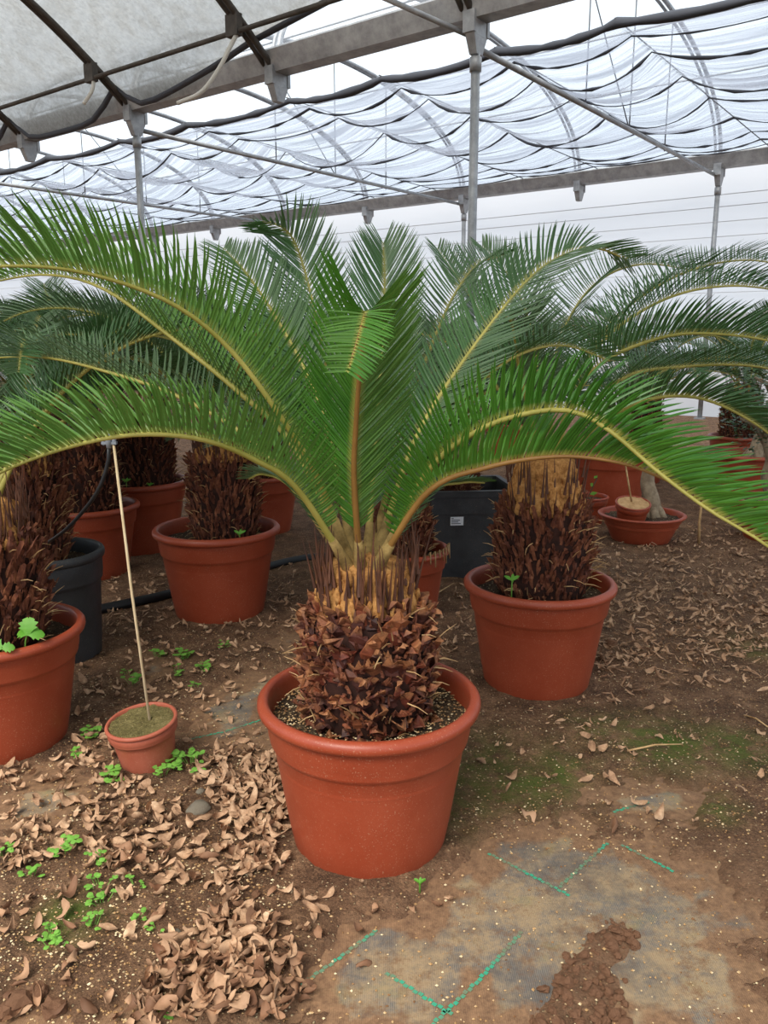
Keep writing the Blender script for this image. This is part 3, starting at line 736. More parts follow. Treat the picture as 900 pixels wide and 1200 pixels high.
# the 300 leaflets that show largest are objects of their own, the rest one mesh per frond
cand = []
for fi, (fo, mat, leaves) in enumerate(HF):
    for li, (vs, fs) in enumerate(leaves):
        a = proj(vs[0] + np.array(hero.location)); c = proj(vs[-1] + np.array(hero.location))
        if fi in (0, 2, 3, 5) and 0 < c[0] < 900: cand.append((math.hypot(a[0]-c[0], a[1]-c[1])/a[2], fi, li))
cand.sort(reverse=True); chosen = {(f, l) for _, f, l in cand[:300]}
for fi, (fo, mat, leaves) in enumerate(HF):
    b = MB()
    for li, (vs, fs) in enumerate(leaves):
        if (fi, li) in chosen:
            q = MB(); q.add(vs, fs); along(q.build('leaflet', M[mat], fo, False).data)
        else: b.add(vs, fs)
    if b.v:
        s = b.build('leaflets', M[mat], fo, False); s['kind'] = 'stuff'; along(s.data)

# generic fronds for the other cycads (local: grows along +x from the origin)
GRNG = random.Random(77); GEN = []
for k, (L, e0, e1) in enumerate(((1.15, 70, -25), (1.2, 58, -30), (1.1, 42, -40), (1.0, 80, 20), (1.15, 30, -45), (1.05, 64, 0))):
    pts = [np.zeros(3)]; n = 9
    for i in range(n):
        e = math.radians(e0+(e1-e0)*(i/(n-1))**1.4); pts.append(pts[-1]+np.array([math.cos(e), .03*GRNG.uniform(-1, 1), math.sin(e)])*L/n)
    rb, leaves = frond_geo(pts, .18, 105, GRNG, vang=.6)
    mr = rb.mesh('frond'); mr.materials.append(M['rachis']); b = MB()
    for vs, fs in leaves: b.add(vs, fs)
    ml = b.mesh('leaflets', False); along(ml); ml.materials.append(M['frond_backlit']); GEN.append((mr, ml))
def generic_fronds(root, z, spec):
    for az, gi, sc in spec:
        fo = link('frond', GEN[gi][0], None, root, (0.04*math.cos(az), .04*math.sin(az), z), (GRNG.uniform(-.15, .15), 0, az), sc)
        lo = link('leaflets', GEN[gi][1], None, fo); lo['kind'] = 'stuff'
def cycad(x, y, z, r, h, seed, lab, spec, neck=.10, flake=1.0, wool=True):
    root = empty('cycad', (x, y, z)); tag(root, lab, 'cycad')
    make_trunk(root, r, h, seed, False, neck, flake, wool)
    generic_fronds(root, h+neck*.8, spec)
    return root
def ring_spec(n, seed, els=(0, 1, 2, 3, 4, 5), skip=None, sc=1.0):
    rng = random.Random(seed); out = []
    for i in range(n):
        az = 2*math.pi*i/n + rng.uniform(-.15, .15)
        if skip and skip(az): continue
        out.append((az, rng.choice(els), sc*rng.uniform(.9, 1.1)))
    return out

# right pot with cycad
plant_pot('plant_pot', .619, 3.1, .30, .435, .70, 'terracotta pot holding the cycad with shaggy trunk and tan neck', 'pot', 'terracotta')
rc = empty('cycad', (.625, 3.1, .37)); tag(rc, 'cycad with shaggy brown trunk and tan woolly neck, in pot beside the moss', 'cycad')
make_trunk(rc, .205, .37, 31, False, .17, 1.0, True, 75)
for pts, ll, kw in (
    ([(645,540,3.1),(690,440,3.05),(770,397,3.0),(850,392,2.95),(930,408,2.9),(1010,450,2.85)], .19, dict(vang=.85)),
    ([(655,540,3.12),(720,450,3.2),(800,430,3.3),(900,432,3.4),(990,470,3.5)], .18, dict(vang=.6)),
    ([(645,535,3.15),(690,420,3.25),(770,355,3.35),(860,335,3.45),(960,350,3.5)], .20, dict(vang=.7)),
    ([(635,535,3.2),(625,400,3.4),(600,330,3.5),(565,290,3.6)], .19, dict(vang=.5)),
    ([(640,535,3.25),(650,420,3.5),(690,340,3.8),(750,310,4.0),(830,320,4.2)], .19, dict(vang=.6)),
    ([(630,540,3.15),(580,450,3.3),(520,400,3.4),(450,390,3.5),(390,420,3.6)], .18, dict(vang=.7)),
    ([(632,540,3.2),(595,430,3.4),(545,340,3.6),(512,292,3.75)], .19, dict(vang=.5)),
    ([(645,540,3.2),(700,400,3.5),(780,330,3.8),(870,305,4.0),(960,320,4.2)], .19, dict(vang=.6)),
    ([(655,542,3.2),(740,455,3.6),(830,420,3.9),(920,425,4.2)], .19, dict(vang=.6)),
    ([(635,545,3.1),(610,440,2.95),(600,380,2.85),(590,370,2.7)], .17, dict(vang=.5)),
    ([(650,545,3.08),(730,480,2.95),(810,465,2.85),(890,500,2.75),(950,560,2.7)], .17, dict(vang=.7))):
    q = W2(rc, pts); q[0] = np.array([np.clip(q[0][0], -.06, .06), np.clip(q[0][1], -.05, .05), .53])
    add_frond(rc, q, mat='frond_backlit', leaf_len=ll, n=110, rng=GRNG, **kw)

# other pots and cycads
def upright(a): return False
plant_pot('plant_pot', -1.317, 2.6, .29, .42, .70, 'terracotta pot with lobed seedling on its rim, next to small staked pot', 'pot', 'terracotta')
cycad(-1.335, 2.615, .36, .20, .36, 41, 'cycad with rust brown flaky trunk behind the lobed seedling', [(2.6, 2, 1), (3.3, 1, 1), (1.9, 2, 1.05), (1.2, 1, 1), (.5, 5, 1.0), (4.2, 0, .9)], .12, 1.15)
plant_pot('plant_pot', -1.443, 3.36, .235, .49, .82, 'tall black plastic pot holding a cycad', 'pot', 'black_plastic', soil_z=.86)
cycad(-1.492, 3.37, .42, .145, .42, 43, 'cycad with brown shaggy trunk in the tall black pot', ring_spec(10, 3, (1, 2, 5)))
plant_pot('plant_pot', -1.738, 4.66, .295, .43, .70, 'terracotta pot directly behind the tall black pot', 'pot', 'terracotta')
cycad(-1.75, 4.66, .36, .215, .45, 45, 'cycad with thick dark brown trunk behind the tall black pot', ring_spec(12, 5))
plant_pot('plant_pot', -1.617, 5.25, .33, .475, .70, 'terracotta pot behind, its cycad trunk dark and broad above two seedlings', 'pot', 'terracotta')
cycad(-1.60, 5.27, .40, .245, .42, 47, 'cycad with broad dark trunk, two pale seedlings at its base', ring_spec(12, 7))
plant_pot('plant_pot', -.838, 3.96, .315, .455, .70, 'terracotta pot in front of the black irrigation pipe', 'pot', 'terracotta')
cycad(-.80, 3.97, .39, .185, .42, 49, 'cycad with dark red shaggy trunk in front of the irrigation pipe', ring_spec(12, 9, (0, 1, 2, 5)))
plant_pot('plant_pot', -.90, 5.75, .31, .44, .70, 'terracotta pot at the far end of the irrigation pipe', 'pot', 'terracotta')
cycad(-.90, 5.75, .37, .20, .40, 51, 'cycad in the pot at the far end of the irrigation pipe', ring_spec(10, 11))
p11 = plant_pot('plant_pot', .085, 3.9, .24, .365, .72, 'terracotta pot with dry yellow strands on its rim, by the black tub', 'pot', 'terracotta')
cycad(.09, 3.92, .31, .15, .22, 53, 'small cycad with sparse shaggy trunk by the square black tub', ring_spec(9, 13, (0, 1, 3)), .06)
plant_pot('plant_pot', -2.35, 4.1, .29, .42, .70, 'terracotta pot beside the tall black pot, mostly hidden by fronds', 'pot', 'terracotta')
cycad(-2.35, 4.1, .36, .2, .42, 55, 'cycad at the row end beyond the tall black pot', ring_spec(12, 15))
for (x, y, sd, lab, lab2) in ((-2.6, 5.9, 61, 'terracotta pot in the back row beyond the broad trunk cycad', 'cycad in the back row beyond the broad trunk cycad'),
                        (.35, 6.3, 63, 'terracotta pot in the back row behind the square black tub', 'cycad in the back row behind the square black tub'),
                        (-.4, 7.3, 65, 'terracotta pot of the last row at the steel post', 'cycad of the last row at the steel post'),
                        (3.6, 8.2, 67, 'terracotta pot of the last row beyond the ficus', 'cycad of the last row beyond the ficus'),
                        (1.45, 9.5, 69, 'terracotta pot of the last row behind the big planter', 'cycad of the last row behind the big planter'),
                        (2.5, 7.9, 73, 'terracotta pot of the last row between two ficus planters', 'cycad of the last row between two ficus planters'),
                        (4.4, 7.0, 75, 'terracotta pot at the very end of the ficus row', 'cycad at the very end of the ficus row'),
                        (-3.0, 7.9, 71, 'terracotta pot of the last row deep in the frond thicket', 'cycad of the last row deep in the frond thicket')):
    plant_pot('plant_pot', x, y, .30, .43, .70, lab, 'pot', 'terracotta')
    cycad(x, y, .36, .21, .45, sd, lab2, ring_spec(12, sd))

# square black tub with label
tub = empty('square_tub', (.48, 4.75, 0)); tag(tub, 'square black plastic tub with a small white sticker', 'tub')
tub.rotation_euler = (0, 0, math.radians(6))
def square_ring(b, half, z0, half2, z1, th=.012):
    def sq(h, z): 
        c = h*.93; return [(-c,-h,z),(c,-h,z),(h,-c,z),(h,c,z),(c,h,z),(-c,h,z),(-h,c,z),(-h,-c,z)]
    A, B_, C, D = sq(half, z0), sq(half2, z1), sq(half2-th, z1), sq(half-th, z0+.01)
    b.add(A+B_+C+D, [(i, (i+1) % 8, 8+(i+1) % 8, 8+i) for i in range(8)]+[(8+i, 8+(i+1) % 8, 16+(i+1) % 8, 16+i) for i in range(8)]+[(16+i, 16+(i+1) % 8, 24+(i+1) % 8, 24+i) for i in range(8)])
b = MB(); square_ring(b, .215, 0, .245, .40); square_ring(b, .255, .40, .262, .52); b.f.append(tuple(range(8))[::-1]); b.build('body', M['black_plastic'], tub, False)
b = MB(); square_ring(b, .272, .50, .275, .535, .03); b.build('rim', M['black_plastic'], tub, False)
b = MB(); b.box((-.235,-.235,.40), (.235,.235,.43)); b.build('soil', M['pot_soil'], tub, False)
lb = MB(); lb.add([(-.13,-.2475,.335),(-.055,-.2475,.335),(-.055,-.2495,.385),(-.13,-.2495,.385)], [(0,1,2,3)]); lab_o = lb.build('sticker', M['label_white'], tub, False)
pm = MB()
for k, (x0, x1) in enumerate(((-.125,-.112),(-.125,-.075),(-.125,-.085),(-.125,-.07))):
    z = .376-.010*k; pm.add([(x0,-.2508,z-.0022),(x1,-.2508,z-.0022),(x1,-.2508,z+.0022),(x0,-.2508,z+.0022)], [(0,1,2,3)])
pm.build('print', M['ink'], lab_o, False)
cycad(.44, 4.78, .41, .12, .14, 57, 'young cycad with short stubby trunk in the square black tub', ring_spec(8, 17, (0, 1, 3)), .05)

# small staked pot, stake and sprinkler
mini = plant_pot('small_pot', -.771, 2.44, .115, .165, .72, 'small dusty terracotta pot topped with pale moss, stake in it', 'pot', 'terracotta_dusty', 'moss_soil', .95, (math.radians(5), math.radians(-5)))
sb = np.array([-.755, 2.43, .10]); st = P(133, 519, 2.50)
b = MB(); b.tube([sb, sb+(st-sb)*.5+np.array([-.004,0,0]), st], [.0048, .0046, .0042], 8); tag(b.build('wooden_stake', M['stake']), 'thin pale wooden stake standing in the small mossy pot', 'stake')
sp_root = empty('micro_sprinkler', st); tag(sp_root, 'grey micro sprinkler on top of the wooden stake with black tube', 'sprinkler')
b = MB(); b.box((-.036,-.007,-.004), (.010,.007,.004)); b.build('bracket', M['grey_plastic'], sp_root, False)
for x in (-.030, .002):
    b = MB(); b.lathe([(0,.018),(.006,.018),(.007,.014),(.007,.004),(.0045,-.008),(0,-.008)], 10); o = b.build('peg', M['grey_plastic'], sp_root); o.location = (x, 0, 0)
b = MB(); b.lathe([(0,.034),(.007,.034),(.007,.022),(.010,.018),(.010,.008),(.007,-.016),(0,-.016)], 12); o = b.build('nozzle', M['grey_plastic'], sp_root); o.location = (-.014, -.004, 0)
q, _ = catmull([st+np.array([-.014,-.004,-.01]), P(126,545,2.50), P(112,580,2.52), P(80,618,2.70), P(50,640,2.88), P(10,668,3.0), P(-45,740,3.04), G(-70,815,.0)], 40)
b = MB(); b.tube(q - st, .0062, 8); b.build('feed_tube', M['black_rubber'], sp_root)
# irrigation pipe
q, _ = PIPE_Q = catmull([G(-200,800,.03), G(60,728,.03), G(118,714,.03), G(200,696,.03), G(300,668,.03), G(362,654,.03), G(440,650,.03), G(520,640,.03), G(600,648,.03)], 60)
b = MB(); b.tube(q, .026, 12); tag(b.build('irrigation_pipe', M['black_rubber']), 'thick black irrigation pipe lying on the soil between pots', 'pipe')

# bowl with small cork-topped pot and bonsai trunks, further pots at the far side
def bonsai(x, y, z, h, lean, seed, lab, foliage=True, fol_r=.35, spread=1.0):
    root = empty('ficus_bonsai', (x, y, z)); rng = random.Random(seed)
    b = MB()
    pts = [(0,0,-.02),(lean*.1,0,h*.2),(lean*.45,.02,h*.45),(lean*.5,-.01,h*.7),(lean,.0,h)]
    q, _ = catmull(pts, 18); b.tube(q, list(np.interp(np.linspace(0,1,18), [0,.15,.5,1], np.array([.095,.07,.055,.03])*(.4+.6*spread))), 10)
    for k in range(6):
        a = k*1.05+.3; b.tube([(lean*.1,0,h*.22),(.07*spread*math.cos(a),.07*spread*math.sin(a),h*.1),(.14*spread*math.cos(a),.14*spread*math.sin(a),-.02)], [.04*spread,.035*spread,.02], 7)
    b.build('trunk', M['bark'], root)
    if foliage:
        for k in range(4):
            e = np.array([lean+rng.uniform(-.2,.2), rng.uniform(-.15,.15), h*1.25]); bb = MB(); bb.tube([(lean,0,h*.92), tuple((np.array([lean,0,h])+e)/2+.02), tuple(e)], [.022,.016,.008], 6); bb.build('branch', M['bark'], root)
        lf = MB()
        for _ in range(900):
            d = np.array([rng.gauss(0,1), rng.gauss(0,1), rng.gauss(0,.7)]); d *= fol_r*rng.random()**.4/np.linalg.norm(d)
            p = np.array([lean, 0, h*1.3])+d; a = rng.uniform(0,6.3); t = np.array([math.cos(a),math.sin(a),rng.uniform(-.6,.3)])*.024; s = np.cross(t, [rng.uniform(-.4,.4),rng.uniform(-.4,.4),1]); s = s/np.linalg.norm(s)*.012
            lf.add([p-t, p+s, p+t, p-s], [(0,1,2),(0,2,3)])
        o = lf.build('foliage', M['ficus_green'], root, False); o['kind'] = 'stuff'
    tag(root, lab, 'bonsai'); return root
plant_pot('bowl_pot', 1.782, 5.48, .295, .20, .64, 'wide shallow terracotta bowl with a small pot inside', 'bowl', 'terracotta', soil_z=.82)
plant_pot('small_pot', 1.685, 5.415, .118, .17, .74, 'small terracotta pot with tan filled top, set in the wide bowl', 'pot', 'terracotta', 'cork', .97, (math.radians(14), 0), None, .13)
b = MB(); b.tube([(1.685,5.39,.26), P(733,545,5.40)], .006, 7); tag(b.build('thin_stake', M['straw']), 'thin pale stick standing in the tan-topped small pot', 'stake')
bonsai(1.88, 5.55, .15, .55, -.10, 5, 'pale ficus stump with exposed roots in the wide bowl', False, .35, .75)
plant_pot('small_pot', 1.538, 6.02, .16, .22, .72, 'small terracotta pot squeezed behind the wide bowl', 'pot', 'terracotta')
plant_pot('planter', 1.887, 6.75, .36, .47, .74, 'large terracotta planter behind the wide bowl', 'pot', 'terracotta')
bonsai(1.95, 6.75, .38, .6, .1, 6, 'leafy ficus bonsai in the large planter behind the bowl', True, .3)
plant_pot('plant_pot', 2.72, 5.5, .28, .30, .70, 'low terracotta pot under the drooping frond tips', 'pot', 'terracotta')
bonsai(2.72, 5.52, .22, .5, -.12, 7, 'pale trunked ficus bonsai in the low pot under frond tips', True, .30)
plant_pot('planter', 3.05, 6.7, .36, .46, .74, 'terracotta planter with dark leafy ficus, at the row end', 'pot', 'terracotta')
bonsai(3.1, 6.7, .38, .55, .1, 8, 'dark leafy ficus bonsai in the planter at the row end', True, .42)
q = G(819,640); b = MB(); b.tube([q, q+np.array([-.01,.0,.16]), q+np.array([.0,.01,.33])], [.011,.009,.007], 6); tag(b.build('thin_stake', M['straw']), 'short yellow stick standing alone in the soil by the bowl', 'stake')
# twig plant next to the right cycad's neck
root = empty('leafy_twig', (1.0, 4.4, 0)); b = MB(); tw = [np.array([0,0,0]), np.array([.02,0,.3]), np.array([.08,-.02,.52])]
q = P(700,560,4.4)-np.array([1.0,4.4,0]); cpts, _ = catmull([(0,0,0), tuple(q*.5+np.array([-.03,0,.02])), tuple(q)], 14); b.tube(cpts, .004, 5); b.build('stem', M['cataphyll'], root)
for k in range(9):
    p = cpts[6+k % 8]; a = k*2.4; t = np.array([math.cos(a), math.sin(a)*.4, .25])*.05; s = np.cross(t, [0,.9,.4]); s = s/np.linalg.norm(s)*.014
    l = MB(); l.add([p, p+t*.5+s, p+t, p+t*.5-s], [(0,1,2),(0,2,3)]); l.build('leaf', M['weed_green'], root, False)
tag(root, 'slender leafy green twig behind the tan necked cycad', 'seedling')

# ------------------------------------------------------------------ weeds and seedlings
def round_leaf(b, p, d, r, up):
    d = d/np.linalg.norm(d); s = np.cross(d, up); s /= np.linalg.norm(s); n = 9; c = p + d*r
    vs = [c + np.array(up)*r*.12]+[c+r*(math.cos(2*math.pi*k/n)*d+math.sin(2*math.pi*k/n)*s)*(1 if k else .8) for k in range(n)]
    b.add(vs, [(0, 1+k, 1+(k+1) % n) for k in range(n)])
def clover(x, y, z, seed, lab, grp, size=1.0, n=9, spread=.05, name='weed_clump'):
    rng = random.Random(seed); root = empty(name, (x, y, z)); b = MB(); l = MB()
    for k in range(n):
        a = rng.uniform(0, 6.28); rr = spread*rng.random()**.5; h = rng.uniform(.008, .03)*size
        p = np.array([rr*math.cos(a), rr*math.sin(a), h]); b.tube([(p[0]*.4, p[1]*.4, -.004), tuple(p)], .0009, 4, False)
        for j in range(rng.choice((2, 3))):
            aa = rng.uniform(0, 6.28); round_leaf(l, p, np.array([math.cos(aa), math.sin(aa), rng.uniform(-.1,.3)]), rng.uniform(.005, .0095)*size, np.array([rng.uniform(-.25,.25), rng.uniform(-.35,.1), 1]))
    b.build('stems', M['weed_green'], root, False); l.build('leaves', M['weed_green'], root, False)
    tag(root, lab, 'weed', grp); return root
WG = 'round leaved weeds in the litter'
for i, (px, py, s, n) in enumerate([(108,868,1.1,9),(96,888,1.0,7),(156,806,1.2,8),(185,770,1.1,9),(215,775,1.3,12),(243,790,1.1,9),(262,762,1.0,6),(208,795,1.0,6),(130,920,1.2,9),(205,906,1.3,10),(225,900,1.2,10),(190,915,1.0,7),(240,918,1.0,4),
        (75,1003,1.1,10),(36,1030,.9,6),(113,1020,.9,6),(118,1045,.9,6),(120,1066,.9,7),(62,1100,.9,8),(62,1115,.7,5),(108,1095,.8,6),(160,1082,.7,5),(185,1095,.6,5),(5,1008,.9,6),(160,1045,.7,4),(150,790,.8,5),(230,810,.8,4)]):
    g = G(px, py); near_pot = py < 925 and px > 120 and py > 890
    clover(g[0], g[1], gz(g[0], g[1]), 100+i, 'round leaved green weeds sprouting around the small mossy pot' if near_pot else 'round leaved green weed clump sprouting among the fallen leaves',
           'weeds around the small pot' if near_pot else WG, s, n, .022+.012*s)
def lobed(root, b_parts, mat):
    pass
def sprout(pos, lab, lens, size, seed, wdt=.4, lobes=True, foot=None):
    rng = random.Random(seed); root = empty('seedling', pos)
    ft = np.array(foot) - np.array(pos) if foot is not None else np.array([0, 0, -.01])
    st_ = MB(); st_.tube([ft, ft*.5 + np.array([0, 0, .004 - .35*ft[2]]), (0, 0, size*.5)], .0025, 5); st_.build('stem', M['weed_green'], root)
    for (a, el, L) in lens:
        d = np.array([math.cos(a)*math.cos(el), math.sin(a)*math.cos(el), math.sin(el)]); s = np.cross(d, [0,-.8,.6]); s /= np.linalg.norm(s)
        n = 10; p0 = np.array([0,0,size*.35]); vs = []
        for i in range(n+1):
            t = i/n; w = math.sin(math.pi*min(1, t*.93+.05))**.8*L*wdt*(1+(.25*math.cos(t*22) if lobes else 0))
            c = p0+d*L*t+np.array([0,0,-.25*L*t*t]); vs += [c-s*w, c+np.array([0,-.004,-.003]), c+s*w]
        l = MB(); l.add(vs, [(3*i+j, 3*i+j+1, 3*i+4+j, 3*i+3+j) for i in range(n) for j in (0, 1)]); l.build('leaf', M['weed_green'], root)
    tag(root, lab, 'seedling')
q = P(33,748,2.42); sprout(q, 'lobed bright green seedling growing in the terracotta pot by the stake', [(1.7,1.2,.07),(2.6,.2,.05),(.3,.1,.05),(1.2,.4,.045)], .04, 1, foot=(-1.15, 2.44, .345))
q = P(2,762,2.36); sprout(q, 'single lobed green leaf hanging over the same pot rim', [(2.9,.3,.06),(.2,.2,.04)], .02, 2, foot=(-1.20, 2.40, .345))
for (px, py, Y, s, sz, lab) in ((281,628,3.78,.05,.375,'four leaved green seedling at the dark red trunk'),(148,566,5.0,.05,.39,'pale seedling at the foot of the broad dark trunk'),(176,570,5.03,.04,.39,'tiny pale seedling beside the other at the broad trunk'),
                        (600,683,2.92,.05,.355,'fern like green seedling by the shaggy trunk with tan neck'),(492,1036,1.80,.025,0.0,'tiny pale seedling at the foot of the large pot')):
    q = P(px, py, Y); sprout(q, lab, [(.3,.7,s*.8),(2.8,.7,s*.8),(1.2,1.1,s*.7),(4.6,.35,s*.6)], s*.5, px, .17, False, foot=(q[0], q[1], sz))
q = G(193,1192); sprout((q[0], q[1], gz(q[0], q[1])), 'bright green fallen leaf lying at the leaf pile', [(2.0,.3,.04),(-.2,.2,.02)], .005, 9, .35, False)

# ------------------------------------------------------------------ dry leaves
def dry_mesh(rng, name='dry_leaf'):
    L = rng.uniform(.034, .056); Wd = L*rng.uniform(.15, .31); curl = rng.uniform(.4, 2.3); fold = rng.uniform(-.9, 1.9); tw = rng.uniform(-1.6, 1.6); ph1, ph2 = rng.uniform(0, 6), rng.uniform(0, 6); wav = rng.uniform(.1, .4); vs = []; n = 6
    for i in range(n+1):
        t = i/n; w = Wd*math.sin(math.pi*min(1, .06+.92*t))**.75; a = curl*(t-.5)
        cx = L*math.sin(a)/max(.2, curl) if curl > .25 else L*(t-.5); cz = L*(1-math.cos(a))/max(.3, curl)*1.3
        for j in (-1, -.5, 0, .5, 1):
            ph = fold*abs(j)+tw*(t-.5); y = w*j*math.cos(abs(ph)*.8); z = w*abs(j)*math.sin(ph)+w*j*tw*(t-.5)*1.2
            z += wav*Wd*abs(j)*math.sin(t*7+(ph1 if j > 0 else ph2)); y += .25*Wd*math.sin(t*3+ph1)
            vs.append((cx+rng.uniform(-.0008,.0008), y*(1+rng.uniform(-.08,.08)), cz+z+rng.uniform(-.0009,.0009)))
    zs = min(v[2] for v in vs); vs = [(x, y, z-zs) for x, y, z in vs]
    fs = [(5*i+j, 5*i+j+1, 5*i+6+j, 5*i+5+j) for i in range(n) for j in range(4)]
    me = bpy.data.meshes.new(name); me.from_pydata(vs, [], fs); me.materials.append(M['dry_leaf'])
    me.polygons.foreach_set('use_smooth', [True]*len(me.polygons)); return me, vs, fs
DR = random.Random(9)
def strip_mesh(rng):
    me, vs, fs = dry_mesh(rng, 'bark_strip'); k = rng.uniform(.25, .55); return me, [(x*1.15, y*k, z*.45) for x, y, z in vs], fs
STRIPS = [strip_mesh(DR) for _ in range(16)]
for q in STRIPS: bpy.data.meshes.remove(q[0])
DRY = [dry_mesh(DR) for _ in range(24)]
POTS = [(HX, HY, .24), (.619, 3.1, .24), (-1.317, 2.6, .235), (-1.443, 3.36, .22), (-.838, 3.96, .25), (-.771, 2.44, .115), (-1.738, 4.66, .235), (.085, 3.9, .2), (.48, 4.75, .35), (1.782, 5.48, .22),
        (2.72, 5.5, .225), (1.538, 6.02, .15), (1.887, 6.75, .30), (3.05, 6.7, .30)] + [(q[0], q[1], .05) for q in PIPE_Q[0]] + [(G(233,955)[0], G(233,955)[1], .055)]
def scatter(region, count, rng, smin, smax):
    out = []; tries = 0
    xs = [q[0] for q in region]; ys = [q[1] for q in region]
    while len(out) < count and tries < count*20:
        tries += 1
        px, py = rng.uniform(min(xs), max(xs)), rng.uniform(min(ys), max(ys))
        if poly_sd(np.array([px]), np.array([py]), region)[0] > 0: continue
        g = G(px, py)
        if any(math.hypot(g[0]-x, g[1]-y) < r for x, y, r in POTS): continue
        out.append((g[0], g[1], rng.uniform(smin, smax)))
    return out
LR = random.Random(13); LV = []
PILE = [(150,1205),(170,1150),(215,1105),(262,1060),(320,1090),(350,1130),(365,1170),(340,1205)]
LV += [(x, y, s, .022) for x, y, s in scatter(PILE, 300, LR, .75, 1.2)]
LV += [(x, y, s, .008) for x, y, s in scatter([(0,945),(110,920),(230,915),(335,925),(345,1000),(330,1040),(230,1050),(150,1040),(60,1010),(0,1040)], 330, LR, .75, 1.2)]
LV += [(x, y, s, .012) for x, y, s in scatter([(225,905),(300,875),(330,900),(345,985),(300,990),(250,940)], 170, LR, .75, 1.2)]
LV += [(x, y, s, .004) for x, y, s in scatter([(0,1040),(330,1040),(340,1100),(200,1110),(140,1200),(0,1200)], 60, LR, .8, 1.2)]
LV += [(x, y, s, .004) for x, y, s in scatter([(330,1050),(540,1040),(520,1075),(350,1110)], 16, LR, .8, 1.1)]
LV += [(x, y, s, .004) for x, y, s in scatter([(540,830),(900,800),(900,960),(700,990),(560,940)], 26, LR, .7, 1.15)]
LV += [(x, y, s, .004) for x, y, s in scatter([(90,740),(330,740),(345,780),(310,870),(230,900),(90,900)], 190, LR, .6, 1.1)]
LV += [(x, y, s, .004) for x, y, s in scatter([(0,900),(100,860),(230,905),(100,925),(0,930)], 60, LR, .7, 1.1)]
FARL = [(x, y, s, .003) for x, y, s in scatter([(700,660),(760,630),(900,620),(1120,620),(1120,800),(900,800),(700,830),(690,740)], 900, LR, .5, 1.2)]
FARL += [(x, y, s, .003) for x, y, s in scatter([(690,650),(760,625),(900,600),(1120,600),(1120,770),(900,770),(700,790)], 1700, LR, .5, 1.2)]
FARL += [(x, y, s, .003) for x, y, s in scatter([(120,680),(350,660),(350,740),(120,740)], 260, LR, .6, 1.1)]
FARL += [(x, y, s, .003) for x, y, s in scatter([(500,680),(560,660),(560,760),(500,780)], 70, LR, .6, 1.1)]
FARL += [(x, y, s, .003) for x, y, s in scatter([(540,760),(900,780),(1120,780),(1120,900),(560,900)], 200, LR, .3, .6)]
LV += [G(*q)[:2].tolist()+[s, .003] for q, s in (((620,960),1.5),((722,975),1.5),((560,896),1.2),((718,918),1.3),((770,870),1.0),((360,1102),1.4),((428,1130),1.3),((745,945),1.3))]
LV.sort(key=lambda q: q[1]/q[2]**.7)
def leaf_matrix(x, y, s, lift, rng):
    e = (rng.uniform(-.7,.7), rng.uniform(-.7,.7), rng.uniform(0, 6.28))
    if rng.random() < .25: e = (e[0]+3.14, e[1], e[2])
    z = gz(x, y) + rng.random()*lift + .003 + (.010 if abs(e[0]) > 1.5 else .004)
    return e, z
stuffL = MB()
for i, (x, y, s, lift) in enumerate(LV):
    e, z = leaf_matrix(x, y, s, lift, LR)
    me, vs, fs = DRY[LR.randrange(len(DRY))]
    if i < 300:
        o = link('dry_leaf', me, None, None, (x, y, z), e, s)
        pp = proj((x, y, z))
        if pp[0] > 335: lab, grp = 'curled dry brown leaf lying alone on bare soil or weed fabric', 'stray leaves on the bare ground'
        elif poly_sd(np.array([pp[0]]), np.array([pp[1]]), PILE)[0] < 12: lab, grp = 'curled dry brown leaf in the thick pile at the weed fabric corner', 'leaves of the pile at the fabric corner'
        elif pp[0] > 215 and pp[1] < 1010: lab, grp = 'curled dry brown leaf in the drift against the large pot', 'leaves drifted against the large pot'
        elif pp[1] > 1040: lab, grp = 'dry brown leaf on dark gritty soil among small weeds', 'leaves among the small weeds'
        else: lab, grp = 'curled dry brown leaf in the litter in front of the small mossy pot', 'leaf litter before the small pot'
        tag(o, lab, 'dry leaf', grp)
    else:
        Mx = Matrix.Translation((x, y, z)) @ Matrix.Rotation(e[2], 4, 'Z') @ Matrix.Rotation(e[1], 4, 'Y') @ Matrix.Rotation(e[0], 4, 'X') @ Matrix.Scale(s*1.1, 4)
        stuffL.add([Mx @ Vector(v) for v in vs], fs)
for x, y, s, lift in FARL:
    e, z = leaf_matrix(x, y, s, lift, LR); me, vs, fs = (STRIPS + STRIPS + DRY)[LR.randrange(2*len(STRIPS) + len(DRY))]
    Mx = Matrix.Translation((x, y, z)) @ Matrix.Rotation(e[2], 4, 'Z') @ Matrix.Rotation(e[1], 4, 'Y') @ Matrix.Rotation(e[0], 4, 'X') @ Matrix.Scale(s*1.1, 4)
    stuffL.add([Mx @ Vector(v) for v in vs], fs)
o = stuffL.build('leaf_litter', M['dry_litter'], None, True); tag(o, 'fine litter of small dry brown leaves strewn over the soil', 'leaf litter', None, 'stuff')

